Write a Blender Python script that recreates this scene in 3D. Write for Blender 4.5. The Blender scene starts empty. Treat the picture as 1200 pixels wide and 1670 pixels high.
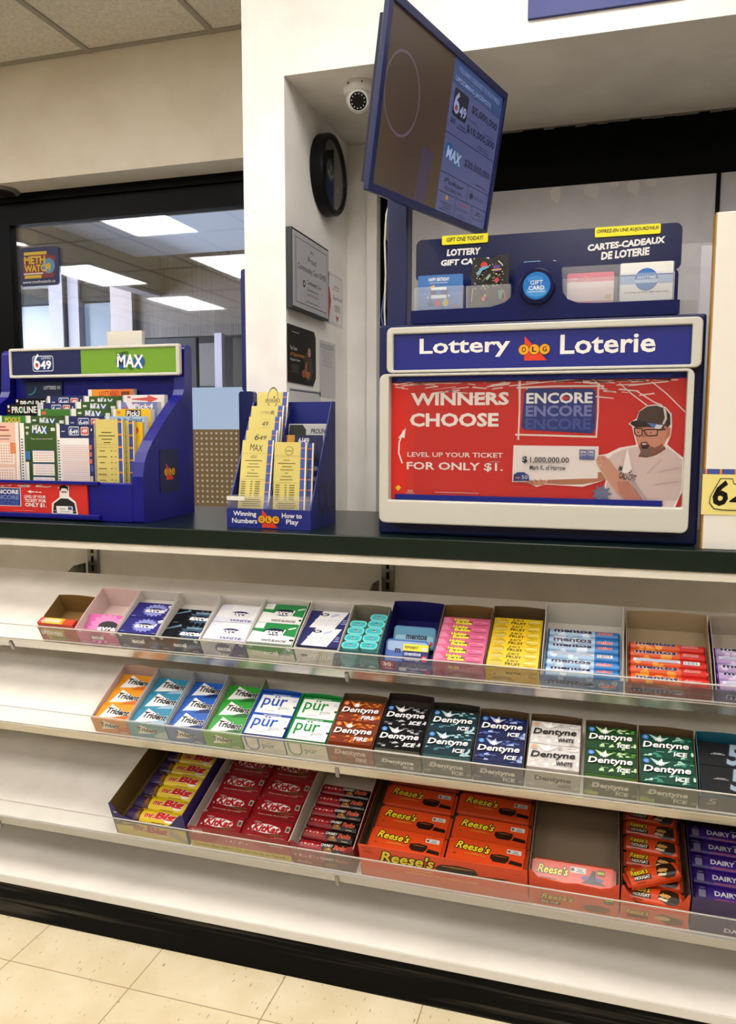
import bpy, math, random
from mathutils import Matrix, Vector, Euler
S = bpy.context.scene
COL = S.collection
PI = math.pi
rnd = random.Random(7)

# ------------------------------------------------------------------ camera, world, lights, exposure
FPX = 1284.0
cam_d = bpy.data.cameras.new('camera'); cam = bpy.data.objects.new('camera', cam_d); COL.objects.link(cam)
cam_d.sensor_fit = 'VERTICAL'; cam_d.sensor_height = 24.0; cam_d.lens = 24.0 * FPX / 1670.0
cam_d.clip_start = 0.02; cam_d.clip_end = 60
EYE = 1.184
cam.matrix_world = (Matrix.Translation((0, 0, EYE)) @ Matrix.Rotation(0.29065, 4, 'Z')
                    @ Matrix.Rotation(PI / 2 - 0.103916, 4, 'X') @ Matrix.Rotation(0.001729, 4, 'Z'))
S.camera = cam
S.view_settings.view_transform = 'Standard'
S.view_settings.look = 'None'
S.view_settings.gamma = 1.0
S.view_settings.use_curve_mapping = False
S.view_settings.exposure = 0.8
LAMP = 9.0            # brightness of the ceiling light diffusers
AMBIENT = 0.06        # light arriving from the rest of the store
world = bpy.data.worlds.new('store_ambient'); S.world = world; world.use_nodes = True
bgn = world.node_tree.nodes['Background']
bgn.inputs[0].default_value = (0.96, 0.97, 1.0, 1); bgn.inputs[1].default_value = AMBIENT

# ------------------------------------------------------------------ materials
_mats = {}
PRINT = 0.74         # reflectance of the inks and plastics relative to their swatch
def lin(h):
    h = h.lstrip('#'); out = []
    for i in (0, 2, 4):
        c = int(h[i:i + 2], 16) / 255.0
        out.append(c / 12.92 if c <= 0.04045 else ((c + 0.055) / 1.055) ** 2.4)
    return (*out, 1.0)
def M(h, r=0.5, metal=0.0, coat=0.0):
    k = (h, r, metal, coat)
    if k not in _mats:
        m = bpy.data.materials.new('paint_' + h.strip('#')); m.use_nodes = True
        b = m.node_tree.nodes['Principled BSDF']
        b.inputs['Base Color'].default_value = tuple(PRINT * q for q in lin(h)[:3]) + (1,); b.inputs['Roughness'].default_value = r
        b.inputs['Metallic'].default_value = metal; b.inputs['Coat Weight'].default_value = coat
        b.inputs['Specular IOR Level'].default_value = 0.12 if max(lin(h)[:3]) < 0.01 else 0.35
        m.diffuse_color = lin(h); _mats[k] = m
    return _mats[k]
def glow(h, s):
    k = ('glow', h, s)
    if k not in _mats:
        m = bpy.data.materials.new('glow_' + h.strip('#')); m.use_nodes = True
        b = m.node_tree.nodes['Principled BSDF']
        b.inputs['Base Color'].default_value = (0.01, 0.01, 0.01, 1); b.inputs['Roughness'].default_value = 0.3
        b.inputs['Emission Color'].default_value = lin(h); b.inputs['Emission Strength'].default_value = s
        _mats[k] = m
    return _mats[k]
def nodes_mat(name):
    m = bpy.data.materials.new(name); m.use_nodes = True
    return m, m.node_tree.nodes, m.node_tree.links, m.node_tree.nodes['Principled BSDF']
def clear_mat(name, tint=(1, 1, 1), gloss=0.12, haze=0.0, rough=0.02):
    # thin clear sheet: mostly see-through, some mirror, a little milkiness
    m, N, L, b = nodes_mat(name)
    out = [n for n in N if n.type == 'OUTPUT_MATERIAL'][0]
    t = N.new('ShaderNodeBsdfTransparent'); t.inputs[0].default_value = (*tint, 1)
    g = N.new('ShaderNodeBsdfGlossy'); g.inputs[0].default_value = (1, 1, 1, 1); g.inputs['Roughness'].default_value = rough
    lw = N.new('ShaderNodeLayerWeight'); lw.inputs[0].default_value = 0.35
    mr = N.new('ShaderNodeMapRange'); mr.inputs[3].default_value = gloss * 0.5; mr.inputs[4].default_value = min(1, gloss * 4)
    L.new(lw.outputs['Fresnel'], mr.inputs[0])
    mx = N.new('ShaderNodeMixShader'); L.new(mr.outputs[0], mx.inputs[0]); L.new(t.outputs[0], mx.inputs[1]); L.new(g.outputs[0], mx.inputs[2])
    last = mx
    if haze > 0:
        d = N.new('ShaderNodeBsdfDiffuse'); d.inputs[0].default_value = (0.9, 0.9, 0.9, 1)
        m2 = N.new('ShaderNodeMixShader'); m2.inputs[0].default_value = haze
        L.new(mx.outputs[0], m2.inputs[1]); L.new(d.outputs[0], m2.inputs[2]); last = m2
    L.new(last.outputs[0], out.inputs[0]); N.remove(b)
    return m
def noise_mat(name, c1, c2, scale, rough=0.5, bump=0.0, stretch=(1, 1, 1), lo=0.4, hi=0.6, detail=4, metal=0.0, spec=0.35):
    m, N, L, b = nodes_mat(name)
    tc = N.new('ShaderNodeTexCoord'); mp = N.new('ShaderNodeMapping'); mp.inputs['Scale'].default_value = stretch
    L.new(tc.outputs['Object'], mp.inputs[0])
    n = N.new('ShaderNodeTexNoise'); n.inputs['Scale'].default_value = scale; n.inputs['Detail'].default_value = detail
    L.new(mp.outputs[0], n.inputs['Vector'])
    r = N.new('ShaderNodeValToRGB'); r.color_ramp.elements[0].position = lo; r.color_ramp.elements[1].position = hi
    r.color_ramp.elements[0].color = lin(c1); r.color_ramp.elements[1].color = lin(c2)
    L.new(n.outputs['Fac'], r.inputs[0]); L.new(r.outputs[0], b.inputs['Base Color'])
    b.inputs['Roughness'].default_value = rough; b.inputs['Metallic'].default_value = metal; b.inputs['Specular IOR Level'].default_value = spec
    if bump:
        bp = N.new('ShaderNodeBump'); bp.inputs['Strength'].default_value = bump; bp.inputs['Distance'].default_value = 0.01
        L.new(n.outputs['Fac'], bp.inputs['Height']); L.new(bp.outputs[0], b.inputs['Normal'])
    return m

# ------------------------------------------------------------------ mesh building
class MB:
    def __init__(s): s.v = []; s.f = []; s.m = []; s.ms = []; s.sm = []
    def mi(s, mat):
        if mat not in s.ms: s.ms.append(mat)
        return s.ms.index(mat)
    def add(s, vs, fs, mat, smooth=False):
        o = len(s.v); s.v.extend([tuple(p) for p in vs]); k = s.mi(mat)
        for f in fs: s.f.append([i + o for i in f]); s.m.append(k); s.sm.append(smooth)
        return s
    def box(s, x0, x1, y0, y1, z0, z1, mat):
        vs = [(x0, y0, z0), (x1, y0, z0), (x1, y1, z0), (x0, y1, z0), (x0, y0, z1), (x1, y0, z1), (x1, y1, z1), (x0, y1, z1)]
        return s.add(vs, [(0, 3, 2, 1), (4, 5, 6, 7), (0, 1, 5, 4), (1, 2, 6, 5), (2, 3, 7, 6), (3, 0, 4, 7)], mat)
    def prism(s, pts, fn, t0, t1, mat, mat_cap=None):
        n = len(pts); vs = [fn(a, b, t0) for a, b in pts] + [fn(a, b, t1) for a, b in pts]
        side = [(i, (i + 1) % n, n + (i + 1) % n, n + i) for i in range(n)]
        s.add(vs, side, mat); s.add(vs, [list(range(n))[::-1], list(range(n, 2 * n))], mat_cap or mat)
        return s
    def ring(s, outer, inner, fn, t0, t1, mat):
        n = len(outer)
        vs = [fn(a, b, t) for t in (t0, t1) for P in (outer, inner) for a, b in P]
        fs = []
        for i in range(n):
            j = (i + 1) % n
            fs += [(i, j, n + j, n + i), (2 * n + i, 3 * n + i, 3 * n + j, 2 * n + j), (i, 2 * n + i, 2 * n + j, j), (n + i, n + j, 3 * n + j, 3 * n + i)]
        return s.add(vs, fs, mat)
    def lathe(s, prof, fn, mat, seg=24, smooth=True, cap=True):
        vs = []; fs = []
        for r, h in prof:
            for k in range(seg):
                a = 2 * PI * k / seg; vs.append(fn(r * math.cos(a), r * math.sin(a), h))
        for i in range(len(prof) - 1):
            for k in range(seg):
                q = (k + 1) % seg; fs.append((i * seg + k, i * seg + q, (i + 1) * seg + q, (i + 1) * seg + k))
        s.add(vs, fs, mat, smooth)
        if cap:
            s.add(vs, [list(range(seg))[::-1], [(len(prof) - 1) * seg + k for k in range(seg)]], mat)
        return s
    def tube(s, pts, r, mat, seg=8):
        P = [Vector(p) for p in pts]; vs = []; fs = []
        for i, p in enumerate(P):
            d = (P[min(i + 1, len(P) - 1)] - P[max(i - 1, 0)]).normalized()
            a = d.orthogonal().normalized() if i == 0 else (a - d * a.dot(d)).normalized()
            b = d.cross(a)
            for k in range(seg):
                t = 2 * PI * k / seg; vs.append(p + (a * math.cos(t) + b * math.sin(t)) * r)
        for i in range(len(P) - 1):
            for k in range(seg):
                q = (k + 1) % seg; fs.append((i * seg + k, i * seg + q, (i + 1) * seg + q, (i + 1) * seg + k))
        s.add(vs, fs, mat, True); s.add(vs, [list(range(seg))[::-1], [(len(P) - 1) * seg + k for k in range(seg)]], mat)
        return s
    def build(s, name, parent=None, bevel=0, seg=2, angle=35):
        me = bpy.data.meshes.new(name); me.from_pydata(s.v, [], s.f)
        for m in s.ms: me.materials.append(m)
        me.polygons.foreach_set('material_index', s.m); me.polygons.foreach_set('use_smooth', s.sm)
        me.update()
        if any(s.sm): me.set_sharp_from_angle(angle=math.radians(angle))
        o = bpy.data.objects.new(name, me); COL.objects.link(o)
        if parent: o.parent = parent
        if bevel:
            bm = o.modifiers.new('soft_edges', 'BEVEL'); bm.width = bevel; bm.segments = seg; bm.limit_method = 'ANGLE'; bm.angle_limit = math.radians(40)
        return o
XYZ = lambda a, b, t: (a, b, t)
def fr_xz(a, b, t): return (a, t, b)       # profile in x,z, extruded along y
def fr_yz(a, b, t): return (t, a, b)       # profile in y,z, extruded along x
def rrect(x0, x1, y0, y1, r, n=5):
    out = []
    for cx, cy, a0 in ((x1 - r, y1 - r, 0), (x0 + r, y1 - r, 90), (x0 + r, y0 + r, 180), (x1 - r, y0 + r, 270)):
        for k in range(n + 1):
            a = math.radians(a0 + 90 * k / n); out.append((cx + r * math.cos(a), cy + r * math.sin(a)))
    return out
def empty(name, loc=(0, 0, 0)):
    o = bpy.data.objects.new(name, None); COL.objects.link(o); o.location = loc; o.empty_display_size = 0.05
    return o
def tag(o, label, cat, group=None):
    o['label'] = label; o['category'] = cat
    if group: o['group'] = group
    return o
def struct(o): o['kind'] = 'structure'; return o

# ------------------------------------------------------------------ printed artwork (flat shapes laid on a face)
_tc = bpy.data.curves.new('lettering', 'FONT'); _to = bpy.data.objects.new('lettering', _tc); COL.objects.link(_to)
_tc.resolution_u = 2
_tcache = {}
def text_mesh(t, bold, shear, spacing=1.0):
    k = (t, round(bold, 4), shear, spacing)
    if k not in _tcache:
        _tc.body = t; _tc.offset = bold; _tc.shear = shear; _tc.size = 1; _tc.space_character = spacing
        dg = bpy.context.evaluated_depsgraph_get(); dg.update()
        me = bpy.data.meshes.new_from_object(_to.evaluated_get(dg))
        vs = [(v.co.x, v.co.y) for v in me.vertices]; fs = [list(p.vertices) for p in me.polygons]
        bpy.data.meshes.remove(me); _tcache[k] = (vs, fs)
    return _tcache[k]
class Art:
    """shapes in fractions of a w x h face; each call lies one layer above the last"""
    def __init__(s, w, h, rough=0.4): s.w = w; s.h = h; s.items = []; s.r = rough; s.mk = lambda c: M(c, s.r)
    def poly(s, pts, col): s.items.append(([tuple(p) for p in pts], [list(range(len(pts)))], col)); return s
    def polys(s, L, col):
        vs = []; fs = []
        for pts in L: fs.append([len(vs) + i for i in range(len(pts))]); vs += [tuple(p) for p in pts]
        s.items.append((vs, fs, col)); return s
    def rect(s, x0, y0, x1, y1, col): return s.poly([(x0, y0), (x1, y0), (x1, y1), (x0, y1)], col)
    def rects(s, L, col): return s.polys([[(a, b), (c, b), (c, d), (a, d)] for a, b, c, d in L], col)
    def ell(s, cx, cy, rx, ry, col, n=24, rot=0):
        k = s.w / s.h; c, q = math.cos(rot), math.sin(rot); P = []
        for i in range(n):
            a = 2 * PI * i / n; x = rx * math.cos(a); y = ry * math.sin(a) / k
            P.append((cx + x * c - y * q, cy + (x * q + y * c) * k))
        return s.poly(P, col)
    def circ(s, cx, cy, r, col, n=20): return s.ell(cx, cy, r, r * s.w / s.h, col, n)
    def burst(s, cx, cy, rx, ry, col, n=18, inner=0.7):
        P = []
        for i in range(2 * n):
            a = PI * i / n; q = 1 if i % 2 == 0 else inner; P.append((cx + rx * q * math.cos(a), cy + ry * q * math.sin(a)))
        return s.poly(P, col)
    def rr(s, x0, y0, x1, y1, r, col):
        k = s.w / s.h
        return s.poly([(x, y * k) for x, y in rrect(x0, x1, y0 / k, y1 / k, r)], col)
    def line(s, pts, wd, col):
        k = s.w / s.h; L = []
        for (x0, y0), (x1, y1) in zip(pts, pts[1:]):
            dx, dy = x1 - x0, (y1 - y0) / k; q = math.hypot(dx, dy) or 1; nx, ny = -dy / q * wd / 2, dx / q * wd / 2 * k
            L.append([(x0 - nx, y0 - ny), (x1 - nx, y1 - ny), (x1 + nx, y1 + ny), (x0 + nx, y0 + ny)])
        return s.polys(L, col)
    def text(s, t, x0, y0, x1, y1, col, bold=0.0, shear=0.0, rot=0.0, out=None, sp=1.0):
        base, _ = text_mesh(t, bold, shear, sp)
        ax0, ax1 = min(p[0] for p in base), max(p[0] for p in base); ay0, ay1 = min(p[1] for p in base), max(p[1] for p in base)
        sx, sy = (x1 - x0) / (ax1 - ax0), (y1 - y0) / (ay1 - ay0); cx, cy = (x0 + x1) / 2, (y0 + y1) / 2; k = s.w / s.h
        def put(b, c):
            vs, fs = text_mesh(t, b, shear, sp); o = []
            for x, y in vs:
                x, y = x0 + (x - ax0) * sx - cx, (y0 + (y - ay0) * sy - cy) / k
                o.append((cx + x * math.cos(rot) - y * math.sin(rot), cy + (x * math.sin(rot) + y * math.cos(rot)) * k))
            s.items.append((o, fs, c))
        if out: put(bold + out[1], out[0])
        put(bold, col); return s
    def lines(s, x0, y0, x1, y1, n, col, fill=0.45, seed=1, rag=0.5):
        R = random.Random(seed); st = (y1 - y0) / n; L = []
        for i in range(n):
            e = x1 - (x1 - x0) * R.random() * rag; o = (x1 - e) / 2; L.append((x0 + o, y0 + st * i, x1 - o, y0 + st * (i + fill)))
        return s.rects(L, col)
    def paste(s, mb, fn, eps=0.00013, first=1, smooth=False):
        for i, (vs, fs, c) in enumerate(s.items):
            d = eps * (i + first); mb.add([fn(x * s.w, y * s.h, d) for x, y in vs], fs, s.mk(c) if isinstance(c, str) else c, smooth)
        return mb
def plane(o, ux, uy):
    o, ux, uy = Vector(o), Vector(ux).normalized(), Vector(uy).normalized(); n = ux.cross(uy)
    return lambda x, y, d: o + ux * x + uy * y + n * d
def front(x, y, z): return plane((x, y, z), (1, 0, 0), (0, 0, 1))     # a face turned to the shop floor (-y)
def badge_olg(a, cx, cy, w, tri=True):
    """red sail and three gold balls lettered O L G, w = total width (fraction)"""
    k = a.w / a.h; q = w * k
    if tri: a.poly([(cx - w * 0.32, cy - q * 0.38), (cx + w * 0.42, cy - q * 0.38), (cx - w * 0.32, cy + q * 0.42)], '#e2401f')
    for i, ch in enumerate('OLG'):
        x = cx + (i - 1) * w * 0.34
        a.circ(x, cy - q * 0.02, w * 0.185, '#5a3a10'); a.circ(x, cy - q * 0.02, w * 0.165, '#f0a928')
        a.text(ch, x - w * 0.07, cy - q * 0.1, x + w * 0.07, cy + q * 0.07, '#15130f', 0.02)
    return a

# ------------------------------------------------------------------ the room
WHITE = noise_mat('white_wall_paint', '#e2ded9', '#eae7e2', 6, 0.55)
TAN = noise_mat('warm_wall_paint', '#dfd4c3', '#e6dccd', 4, 0.6)
BLK = M('#020203', 0.45)
def floor_mat():
    m, N, L, b = nodes_mat('vinyl_floor_tiles')
    tc = N.new('ShaderNodeTexCoord'); sx = N.new('ShaderNodeSeparateXYZ'); L.new(tc.outputs['Object'], sx.inputs[0])
    def math_(op, a, bv=None):
        n = N.new('ShaderNodeMath'); n.operation = op
        L.new(a, n.inputs[0])
        if bv is not None: n.inputs[1].default_value = bv
        return n.outputs[0]
    masks = []
    for ax, off in (('X', 1.239), ('Y', -1.351)):
        t = math_('ADD', sx.outputs[ax], off + 30.5); t = math_('DIVIDE', t, 0.305); t = math_('FRACT', t)
        t = math_('SUBTRACT', t, 0.5); t = math_('ABSOLUTE', t); masks.append(math_('GREATER_THAN', t, 0.4955))
    mxm = N.new('ShaderNodeMath'); mxm.operation = 'MAXIMUM'; L.new(masks[0], mxm.inputs[0]); L.new(masks[1], mxm.inputs[1])
    n1 = N.new('ShaderNodeTexNoise'); n1.inputs['Scale'].default_value = 9; n1.inputs['Detail'].default_value = 5; L.new(tc.outputs['Object'], n1.inputs['Vector'])
    r1 = N.new('ShaderNodeValToRGB'); r1.color_ramp.elements[0].color = lin('#c2b492'); r1.color_ramp.elements[1].color = lin('#cfc3a6')
    r1.color_ramp.elements[0].position = 0.35; r1.color_ramp.elements[1].position = 0.7; L.new(n1.outputs['Fac'], r1.inputs[0])
    mp = N.new('ShaderNodeMapping'); mp.inputs['Scale'].default_value = (150, 28, 1); L.new(tc.outputs['Object'], mp.inputs[0])
    n2 = N.new('ShaderNodeTexNoise'); n2.inputs['Scale'].default_value = 1.6; n2.inputs['Detail'].default_value = 1; L.new(mp.outputs[0], n2.inputs['Vector'])
    st = math_('GREATER_THAN', n2.outputs['Fac'], 0.72)
    a = N.new('ShaderNodeMixRGB'); L.new(st, a.inputs[0]); L.new(r1.outputs[0], a.inputs[1]); a.inputs[2].default_value = lin('#6d6353')
    c = N.new('ShaderNodeMixRGB'); L.new(mxm.outputs[0], c.inputs[0]); L.new(a.outputs[0], c.inputs[1]); c.inputs[2].default_value = lin('#8d7c60')
    L.new(c.outputs[0], b.inputs['Base Color']); b.inputs['Roughness'].default_value = 0.38
    return m
struct(MB().box(-6.5, 3, -4.5, 3.3, -0.1, 0, floor_mat()).build('floor'))
ctile = noise_mat('ceiling_tile_plaster', '#d0cabd', '#e4dfd4', 90, 0.9, 0.5, lo=0.35, hi=0.65, detail=6)
struct(MB().box(-6.5, 3, -4.5, 2.985, 2.75, 2.83, ctile).build('ceiling'))
tb = MB(); tm = M('#b7b0a2', 0.5)
for i in range(-8, 8):
    x = -1.535 + 0.5675 * i; tb.box(x - 0.012, x + 0.012, -4.5, 2.985, 2.743, 2.752, tm)
for y in (2.97, 1.76, 0.55, -0.66, -1.87, -3.08): tb.box(-6.5, 3, y - 0.012, y + 0.012, 2.7435, 2.752, tm)
struct(tb.build('trim_1'))
# wall over the shop window on the left, with the underside that leads to the black frame
struct(MB().box(-6.5, -1.004, 2.985, 3.15, 2.262, 2.83, TAN).build('wall_left'))
# front column and bulkhead over the counter niche, niche side and back
w = MB(); w.box(-1.004, -0.878, 2.12, 2.68, 0.0, 2.75, WHITE)
struct(w.build('wall_column'))
w = MB(); w.box(-0.878, 3, 2.12, 2.80, 2.154, 2.75, WHITE)
struct(w.build('wall_bulkhead'))
w = MB(); w.box(-1.004, -0.80, 2.68, 2.82, 0, 2.75, WHITE); w.box(-0.80, -0.765, 2.655, 2.82, 0, 2.154, WHITE)
struct(w.build('wall_back'))
cl_noise = noise_mat('flaking_dark_paint', '#010101', '#040404', 20, 0.7, spec=0.08)
fr = MB(); fr.box(-0.765, 3, 2.70, 2.80, 1.963, 2.154, cl_noise); fr.box(-0.765, -0.655, 2.70, 2.80, 0, 1.963, cl_noise); fr.box(0.303, 0.312, 2.68, 2.80, 0, 1.965, cl_noise)
fr.box(-0.765, 3, 2.72, 2.80, 0, 0.3, cl_noise)
struct(fr.build('window_2'))
paperm = noise_mat('grey_window_board', '#a7a4a6', '#b3b0b2', 5, 0.7)
def board(x0, x1, lab):
    o = MB().box(x0, x1, 2.69, 2.70, 0.35, 1.963, paperm).build('window_board'); tag(o, lab, 'board', 'boards covering the back window')
board(-0.652, 0.301, 'wide pale grey board covering the black window behind the gift cards')
board(0.314, 1.2, 'narrow pale grey board right of the black gap in the back window')
tp = M('#d9d6d2', 0.6)
for i, (x, z, a, b, lb) in enumerate(((-0.19, 1.925, 0.03, 0.06, 'wide torn white tape remnant at the left on the grey window board'), (-0.085, 1.93, 0.045, 0.055, 'square torn white tape piece in the middle of the grey window board top'), (0.045, 1.93, 0.035, 0.05, 'white tape piece with curled edge right of centre on the grey board'), (-0.01, 1.95, 0.028, 0.016, 'small flat white tape scrap along the top edge of the grey board'), (0.10, 1.942, 0.03, 0.03, 'thin white tape scrap near the right of the grey board'))):
    P = [(x, z), (x + a * 0.8, z - b * 0.3), (x + a, z + b * 0.2), (x + a * 0.9, z + b * 0.7), (x + a * 0.2, z + b * 0.75), (x - a * 0.1, z + b * 0.4)]
    P = [(p, min(q, 1.961)) for p, q in P]
    tag(MB().prism(P, fr_xz, 2.6885, 2.69, tp).build('tape_scrap'), lb, 'tape', 'tape remnants on the grey window board')
struct(MB().box(-0.748, -0.70, 2.693, 2.70, 1.835, 1.89, M('#a08868', 0.5)).build('trim_2'))
struct(MB().box(-0.763, -0.745, 2.693, 2.70, 1.222, 1.282, M('#a5714a', 0.5)).build('trim_3'))
flk = MB(); R = random.Random(3); lightp = M('#7e7a76', 0.8)
for i in range(26):
    x = -0.45 + i * 0.033; flk.box(x, x + 0.033, 2.6985, 2.70, 2.154 - 0.003 - R.random() * 0.007, 2.154, lightp)
struct(flk.build('trim_4'))
struct(MB().box(-6.5, 3, -4.6, -4.5, 0, 2.75, M('#8d8984', 0.6)).build('wall_front'))
struct(MB().box(3, 3.1, -4.5, 2.12, 0, 2.75, M('#9a9691', 0.6)).build('wall_right'))
# shop window on the left: black frame, glass
f = MB(); Y0, Y1 = 3.15, 3.21
f.box(-6.5, -1.004, Y0, Y1, 2.128, 2.30, BLK); f.box(-6.5, -2.69, Y0, Y1, 0.0, 2.128, BLK); f.box(-2.69, -1.004, Y0, Y1, 0.0, 0.5, BLK)
f.box(-6.5, -1.004, Y0 - 0.02, Y0, 2.225, 2.262, BLK)
wf = struct(f.build('window_1'))
pane = MB().box(-2.69, -1.004, 3.172, 3.18, 0.5, 2.128, clear_mat('window_glass', (0.95, 0.96, 0.98), 0.17)).build('window_pane', wf)
a = Art(0.018, 0.018)
dl = MB().lathe([(0.075, 0.012), (0.082, 0.004), (0.078, 0)], lambda x, y, t: (-2.66 + x, 3.07 + y, 2.262 - t), M('#8e8880', 0.4), 28)
dl.lathe([(0.06, 0.0125), (0.06, 0.013)], lambda x, y, t: (-2.66 + x, 3.07 + y, 2.262 - t), M('#2a2522', 0.4), 28)
tag(dl.build('recessed_downlight'), 'round recessed downlight under the header above the black window frame', 'downlight')
# ceiling lights over the aisle
warm = glow('#fff9f3', LAMP); k = 0
for ix, x in enumerate((-5.0, -3.38, -1.76, -0.14, 1.48)):
    for iy, y in enumerate((1.12, -0.72, -2.55)):
        e = empty('ceiling_light', (x, y, 2.75))
        g = MB().ring([(-0.30, -0.53), (0.30, -0.53), (0.30, 0.53), (-0.30, 0.53)], [(-0.275, -0.505), (0.275, -0.505), (0.275, 0.505), (-0.275, 0.505)], XYZ, -0.02, 0, M('#e8e8e4', 0.4)); g.build('light_frame', e)
        MB().box(-0.275, 0.275, -0.505, 0.505, -0.012, -0.004, warm).build('diffuser', e)
        nx = ('far left', 'left', 'left of centre', 'centre', 'right')[ix]; ny = ('nearest the counter', 'in the middle row', 'in the row farthest from the counter')[iy]
        tag(e, f'white rectangular ceiling light panel, {nx} column, {ny}', 'ceiling light', 'fluorescent ceiling light panels')

# ------------------------------------------------------------------ the hall beyond the shop window
struct(MB().box(-6.5, 0.5, 3.3, 8.0, -0.1, 0, M('#8d8a86', 0.4)).build('floor_hall'))
hc = MB(); hc.box(-3.62, 0.5, 3.3, 5.65, 2.55, 2.62, M('#d4e0f4', 0.5)); struct(hc.build('ceiling_hall'))
hw = MB(); hw.box(-3.75, -3.62, 3.3, 6.0, 2.3, 2.62, M('#77777c', 0.6)); hw.box(-6.5, -3.75, 3.3, 8, 2.9, 3.0, M('#8a8c92', 0.6))
hw.box(-6.5, 0.5, 7.0, 7.1, 0, 3.0, M('#3a3836', 0.6)); struct(hw.build('wall_hall'))
struct(MB().box(-6.45, -6.4, 3.4, 6.9, 0.7, 2.6, glow('#dce8f8', 30.0)).build('hall_fill_glow'))  # unseen glowing panel, added to brighten the hall ceiling
brown = noise_mat('brown_slat_panel', '#4e4540', '#6a5f58', 3, 0.5, stretch=(30, 1, 0.3))
bs = MB(); bs.box(-3.87, -1.0, 6.0, 6.1, 1.96, 2.64, brown); struct(bs.build('wall_fascia'))
cm = M('#8f8890', 0.5)
c1 = MB(); c1.box(-4.70, -4.56, 5.95, 6.10, 0, 3.0, cm); c1.box(-4.53, -4.42, 5.98, 6.1, 0, 3.0, M('#97909a', 0.5)); struct(c1.build('wall_pillar'))
c2 = MB(); c2.box(-4.08, -3.87, 5.95, 6.08, 0, 2.42, M('#b3a29d', 0.5)); struct(c2.build('wall_pillar'))
sky = glow('#a4c0e2', 0.36)
sw = MB()
for x0, x1 in ((-6.0, -4.71), (-4.41, -4.09)): sw.box(x0, x1, 6.05, 6.1, 1.2, 2.28, sky)
struct(sw.build('window_3'))
db = MB(); db.box(-6.0, -4.71, 6.0, 6.1, 2.29, 2.42, M('#15100e', 0.5)); db.box(-4.41, -4.09, 6.0, 6.1, 2.29, 2.44, M('#0f0c0b', 0.5)); db.box(-6, -4.71, 6.02, 6.1, 2.42, 2.9, M('#6e6a68', 0.6)); db.box(-4.41, -4.09, 6.02, 6.1, 2.44, 2.62, M('#6b555a', 0.6)); struct(db.build('trim_5'))
tag(MB().box(-3.05, -2.985, 5.85, 5.9, 0, 1.96, M('#d9d0dc', 0.5)).build('post'), 'thin pale lilac post in the hall below the brown panel', 'post')
tag(MB().box(-3.9, -2.2, 5.4, 5.5, 1.0, 1.50, glow('#b9cde6', 0.55)).build('glowing_counter_band'), 'pale blue glowing counter band in the hall beyond the glass', 'panel')  # pale blue counter band, drawn with emission of its own
sh = MB(); sh.box(-3.80, -3.3, 6.0, 6.05, 1.52, 1.95, M('#2b2a2c', 0.4)); sh.box(-3.27, -3.08, 6.0, 6.05, 1.55, 1.9, M('#77716c', 0.4)); sh.box(-2.96, -2.75, 6.0, 6.05, 1.55, 1.93, M('#4b4642', 0.4)); struct(sh.build('wall_shopfront'))
# small white box and blue edge behind the ticket dispenser, perforated board
pb = MB(); pb.box(-1.95, -1.02, 3.03, 3.05, 0.0, 1.185, M('#8d7550', 0.6)); pw = M('#e0d6c4', 0.5)
for i in range(40):
    for j in range(14): pb.box(-1.93 + i * 0.0232, -1.93 + i * 0.0232 + 0.0085, 3.0285, 3.03, 0.872 + j * 0.0225, 0.872 + j * 0.0225 + 0.0085, pw)
tag(pb.build('perforated_board'), 'tan perforated board with rows of white holes between the two ticket displays', 'pegboard')
st = empty('window_sticker', (-2.545, 3.165, 1.85))
s_ = MB().prism(rrect(-0.108, 0.108, 0.0, 0.176, 0.018), fr_xz, 0, 0.003, M('#232a5c', 0.4)); a = Art(0.216, 0.176)
a.poly([(0.09, 0.2), (0.85, 0.2), (0.92, 0.75), (0.5, 0.82), (0.09, 0.75)], '#8c2a34'); a.circ(0.74, 0.5, 0.16, '#5c9ac4'); a.circ(0.74, 0.5, 0.06, '#d9b62a')
a.rect(0.12, 0.8, 0.7, 0.88, '#e9c32b'); a.rect(0.12, 0.2, 0.55, 0.28, '#e9c32b'); a.text('METH', 0.12, 0.57, 0.66, 0.77, '#e9c32b', 0.04); a.text('WATCH', 0.12, 0.36, 0.78, 0.55, '#e9c32b', 0.04); a.text('www.methwatch.ca', 0.06, 0.07, 0.9, 0.15, '#e8e8ea', 0.01)
a.rect(0.1, 0.3, 0.6, 0.34, '#e8d9d0')
a.paste(s_, front(-0.108, 0, 0)); s_.build('sticker_face', st); tag(st, 'navy window sticker with yellow METH WATCH lettering on the glass', 'sticker')

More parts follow.
